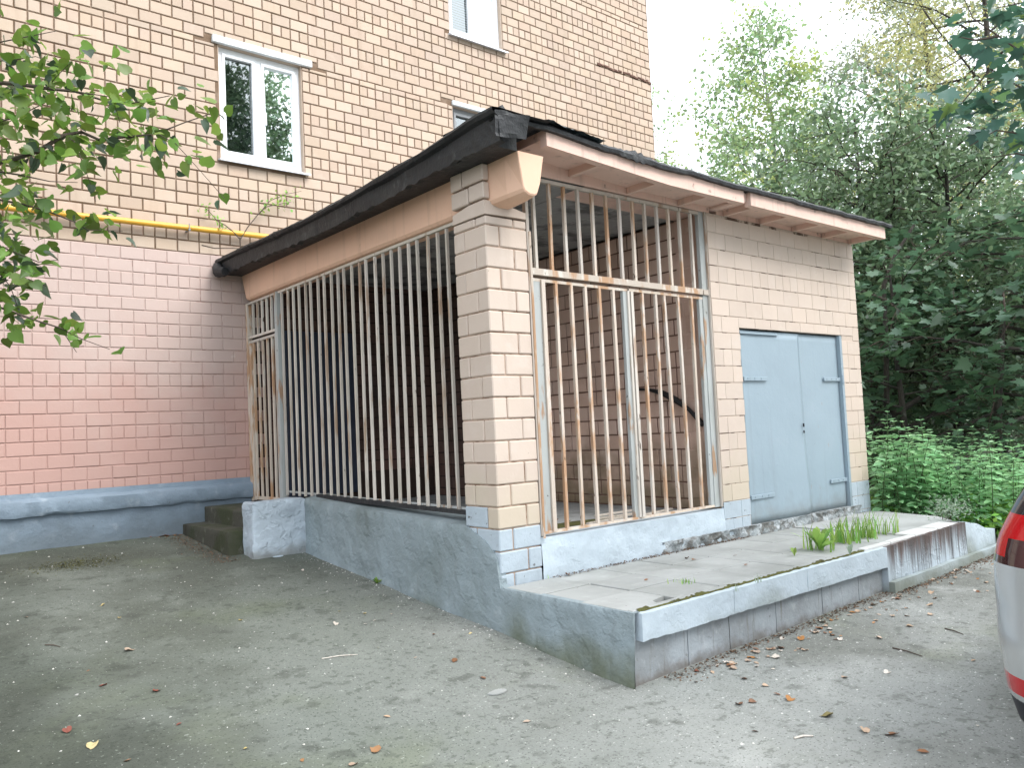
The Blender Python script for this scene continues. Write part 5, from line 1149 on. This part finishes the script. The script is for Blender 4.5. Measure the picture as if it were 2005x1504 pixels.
mid = [(1405, 1306), (1395, 1318), (1363, 1337), (1456, 1331), (1499, 1345), (1514, 1312), (1481, 1280), (1504, 1288), (1571, 1247), (1594, 1240), (1616, 1240), (1636, 1253), (1655, 1328), (1736, 1318), (1782, 1227), (1906, 1297), (1449, 1382), (1521, 1362), (1479, 1434), (1914, 1423), (1748, 1208), (1722, 1250)]
for (px, py) in mid: g = ground_hit(px, py); fl(float(g[0]), float(g[1]), rs.choice([T_, T_, Pa, Bn]), rs.uniform(.035, .065), 'tan dry leaf lying loose on the light asphalt before the platform', 'tan leaves on the light asphalt')
for _ in range(120):
    x = rs.uniform(.7, 5.9); y = -6.54 - abs(rs.normal()) * (.10 + .06 * x); fl(x, y, rs.choice([T_, T_, Pa, Bn, O_]), rs.uniform(.03, .075), 'dry tan leaf drifted against the foot of the platform', 'leaves drifted along the platform foot')
for _ in range(12): x = rs.uniform(-1.15, -.8); y = rs.uniform(-.12, -.05); fl(x, y, rs.choice([T_, O_, Rd]), rs.uniform(.04, .07), 'orange dry leaf heaped where plinth and steps meet', 'leaves heaped by the steps')
for _ in range(14): x = rs.uniform(.9, 2.6); y = rs.uniform(-4.95, -4.2); fl(x, y, rs.choice([Bn, T_, Ol]), rs.uniform(.03, .06), 'dry leaf on the floor inside the double gate', 'leaves inside the gate', .785)
for (px, py) in ((1112, 1128), (1265, 1138), (1460, 1108), (1440, 1090), (1345, 1095), (1360, 1098)): p = onp(px, py); fl(p[0], p[1], Bn, .05 if px != 1112 else .075, 'dark brown leaf lying on the platform paving', 'brown leaves on the platform', .484)
def twig(p0, p1, r, m, label):
    a, b_ = ground_hit(*p0), ground_hit(*p1); a[2] = ground_relief(a[0], a[1]) + r; b_[2] = ground_relief(b_[0], b_[1]) + r; mid_ = (a + b_) / 2 + np.array([.006, .004, .004]); o = MB().tube([a, mid_, b_], [r, r, r * .6], 5).build('twig', m, None, True); tag(o, label, 'twig')
twig((1748, 1270), (1806, 1288), .005, 'twig', 'thin dark straight twig on the light asphalt'); twig((1555, 1448), (1592, 1444), .006, 'leaf_pale', 'short whitish stick at the lower right'); twig((1850, 1231), (1886, 1243), .005, 'twig', 'short dark twig left of the car'); twig((630, 1292), (700, 1284), .004, 'leaf_pale', 'thin pale straw on the asphalt in the middle'); twig((88, 1264), (118, 1268), .004, 'twig', 'thin dark bent twig on the left asphalt')
# plank scraps inside the gate
for i, (x, y, a) in enumerate(((1.6, -4.72, .1), (1.9, -4.6, -.05), (2.3, -4.75, .2), (2.0, -4.45, .02))):
    o = MB().cbox(-.28, .28, -.02, .02, 0, .018, .003).build('batten', 'leaf_pale', None); o.location = (x, y, .79 + .004 * i); o.rotation_euler = (0, 0, a); tag(o, 'pale wooden batten scrap on the floor inside the gate', 'batten', 'batten scraps inside the gate')
# chips of plaster and grit
N = 2600; P = np.zeros((N, 3)); P[:, 0] = rs.uniform(-3.6, 6, N); P[:, 1] = rs.uniform(-9.4, -.1, N)
k = rs.random(N) < .13; P[k, 0] = -.03 - np.abs(rs.normal(size=k.sum())) * .12; P[k, 1] = rs.uniform(-6.5, -1.6, k.sum())
ok = ~((P[:, 0] > -.02) & (P[:, 1] > -6.53)); ok &= ~((P[:, 0] > -.8) & (P[:, 1] > -1.8)); P = P[ok]; V = []; T = []
TV = np.array([(1, 0, 0), (-.5, .8, 0), (-.5, -.8, 0), (.1, 0, .7)]); TF = np.array([(0, 1, 3), (1, 2, 3), (2, 0, 3)])
for i, q in enumerate(P):
    s = .004 + .009 * rs.random() ** 4; a = rs.uniform(0, 6.28); M2 = np.array([[math.cos(a), -math.sin(a), 0], [math.sin(a), math.cos(a), 0], [0, 0, 1]]); V.append(np.array([q[0], q[1], ground_relief(q[0], q[1])]) + s * (TV * rs.uniform(.6, 1.4, (4, 3))) @ M2.T); T.append(TF + 4 * i)
tag(place('grit', fast_mesh('grit', np.vstack(V), np.vstack(T), 'pebble')), 'pale grit and plaster chips scattered over the asphalt', 'grit', kind='stuff')
# flat plaster scraps by the stub wall and on the yard
for i, (px, py, s) in enumerate(((975, 1356, .075), (490, 1083, .07), (510, 1090, .09), (545, 1092, .06), (1160, 1300, .05))):
    g = ground_hit(px, py); ring = blob(0, 0, s, s * .5, i + 3, 9); o = MB().prism(ring, 'z', 0, .008).build('plaster_scrap', 'tile' if i == 0 else 'grey_paint', None); o.location = (float(g[0]), float(g[1]), ground_relief(g[0], g[1]) + .002); tag(o, ['pale flat paper-like scrap before the platform corner', 'grey plaster flake below the steps', 'largest grey plaster flake at the stub wall foot', 'small grey plaster flake at the stub wall foot', 'grey plaster flake at the foot of the platform side'][i], 'scrap')

# ------------------------------------------------------------------ parked car (only its rear corner is in the frame)
def car():
    root = thing('parked_car', 'silver SUV parked at the right edge, red tail lamp showing', 'car', (.15 + 2.27, -8.40 - .92, float(gz(1.5, -9))))
    Z = [.20, .24, .28, .32, .35, .38, .41, .44, .47, .52, .58, .64, .70, .76, .82, .88, .92, .955, .99, 1.03, 1.08, 1.13, 1.19, 1.25, 1.265, 1.28, 1.34, 1.40, 1.46, 1.52, 1.56, 1.60, 1.63, 1.655, 1.67, 1.68]
    xr = lambda z: np.interp(z, [.20, .28, .38, .52, .62, .66, .75, .90, .955, 1.1, 1.25, 1.4, 1.56, 1.63, 1.68], [-2.20, -2.225, -2.25, -2.27, -2.285, -2.262, -2.25, -2.235, -2.235, -2.22, -2.16, -2.04, -1.88, -1.72, -1.2])
    xf = lambda z: np.interp(z, [.20, .45, .65, .85, .92, .955, 1.03, 1.08, 1.3, 1.56, 1.63, 1.68], [2.08, 2.25, 2.27, 2.2, 1.95, 1.6, 1.18, 1.08, .78, .38, .2, -.3])
    wd = lambda z: np.interp(z, [.20, .35, .6, .85, .955, 1.06, 1.13, 1.3, 1.5, 1.6, 1.65, 1.68], [.875, .90, .915, .925, .922, .90, .872, .80, .715, .64, .52, .35])
    FR = [0, .15, .3, .42, .52, .60, .66, .72, .78, .83, .875, .91, .94, .965, .982, .993, 1.0]; SX = np.linspace(0, 1, 40)[1:-1]
    def outline(z):
        a, f, w = xr(z), xf(z), wd(z); Dr = min(.50, .3 * (f - a)); p = 2.7; half = []
        for t in FR: half.append((a + Dr * (1 - (1 - min(t, .99999) ** p) ** (1 / p)), w * t))
        half[-1] = (a + Dr, w)
        for t in SX: half.append((a + Dr + (f - a - 2 * Dr) * t, w))
        for t in FR[::-1]: half.append((f - Dr * (1 - (1 - min(t, .99999) ** p) ** (1 / p)) if t < 1 else f - Dr, w * t))
        return half + [(x, -y) for x, y in half[-2:0:-1]]
    V = []; NO = len(outline(.5))
    for z in Z: V += [(x, y, z) for x, y in outline(z)]
    V = np.array(V); F = [(i * NO + k, i * NO + (k + 1) % NO, (i + 1) * NO + (k + 1) % NO, (i + 1) * NO + k) for i in range(len(Z) - 1) for k in range(NO)]
    F.append(tuple((len(Z) - 1) * NO + k for k in range(NO)))
    C = np.array([V[list(f)].mean(0) for f in F]); groups = {}
    for i, f in enumerate(F):
        x, y, z = C[i]; ay = abs(y); fr = ay / wd(z); nm = ('body', 'car_paint')
        if x < -1.66 and .955 < z < 1.20 and fr > .60: nm = ('tail_light', 'lamp_red') if (z > .99 and not (z < 1.10 and fr < .88)) else ('tail_light_lower', 'lamp_dark')
        elif x < -1.85 and .35 < z < .44 and fr > .55: nm = ('reflector', 'lamp_red')
        elif z < .32 and (x < -1.6 or x > 1.6): nm = ('bumper', 'car_black')
        elif z < .32: nm = ('side_skirt', 'car_black')
        elif x < -1.45 and 1.19 < z < 1.56: nm = ('rear_window', 'car_glass')
        elif 1.08 < z < 1.52 and -1.62 < x < .78 and fr > .985: nm = ('side_window', 'car_glass')
        elif .30 < x < 1.2 and 1.08 < z < 1.6 and fr < .9: nm = ('windscreen', 'car_glass')
        elif x > 1.8 and .64 < z < .88 and fr > .6: nm = ('headlight', 'car_chrome')
        key = nm + ((1 if y > 0 else -1),) if nm[0] in ('tail_light', 'tail_light_lower', 'reflector', 'side_window', 'headlight', 'side_skirt') else nm + (0,)
        if z < .72 and fr > .9 and min((x + 1.36) ** 2, (x - 1.40) ** 2) + (z - .34) ** 2 < .39 ** 2: key = ('wheel_arch', 'car_black', 0)
        groups.setdefault(key, []).append(f)
    for (nm, m, s_), fs in groups.items():
        used = sorted({i for f in fs for i in f}); mp = {u: j for j, u in enumerate(used)}
        place(nm, mesh_from(nm, V[used], [tuple(mp[i] for i in f) for f in fs], m, True), root)
    pl_ = MB().cbox(-2.275, -2.235, -.26, .26, .78, .89, .006); place('plate_panel', mesh_from('plate_panel', pl_.v, pl_.f, 'window_white'), root)
    st_ = MB().cbox(-2.262, -2.21, -.45, .45, .92, .95, .006); place('tailgate_trim', mesh_from('tailgate_trim', st_.v, st_.f, 'car_chrome'), root)
    wp_ = MB().tube([(-2.155, .02, 1.29), (-2.10, .22, 1.35), (-2.075, .42, 1.36)], [.014, .008, .006], 6); place('rear_wiper', mesh_from('rear_wiper', wp_.v, wp_.f, 'car_black', True), root)
    for (x, sy) in ((-1.36, 1), (-1.36, -1), (1.40, 1), (1.40, -1)):
        y = sy * .80; t = MB(); prof = [(-.11, .20), (-.11, .31), (-.085, .345), (.085, .345), (.11, .31), (.11, .20)]; n = 28; Vw = []
        for i in range(n):
            a = 2 * math.pi * i / n
            for (o, r) in prof: Vw.append((x + r * math.cos(a), y + o, .345 + r * math.sin(a)))
        k = len(prof); wh = place('wheel', mesh_from('tyre', Vw, [(i * k + j, i * k + j + 1, ((i + 1) % n) * k + j + 1, ((i + 1) % n) * k + j) for i in range(n) for j in range(k - 1)], 'car_tyre', True), root)
        r_ = MB()
        for i in range(5):
            a = 2 * math.pi * i / 5; c, s = math.cos(a), math.sin(a); yy = y + sy * .085
            r_.add([(x + .03 * c - .03 * s, yy, .345 + .03 * s + .03 * c), (x + .03 * c + .03 * s, yy, .345 + .03 * s - .03 * c), (x + .22 * c + .035 * s, yy, .345 + .22 * s - .035 * c), (x + .22 * c - .035 * s, yy, .345 + .22 * s + .035 * c)], [(0, 1, 2, 3)])
        r_.tube([(x, y + sy * .09, .345), (x, y - sy * .05, .345)], .05, 10); place('rim', mesh_from('rim', r_.v, r_.f, 'car_rim'), wh)
    return root
car()
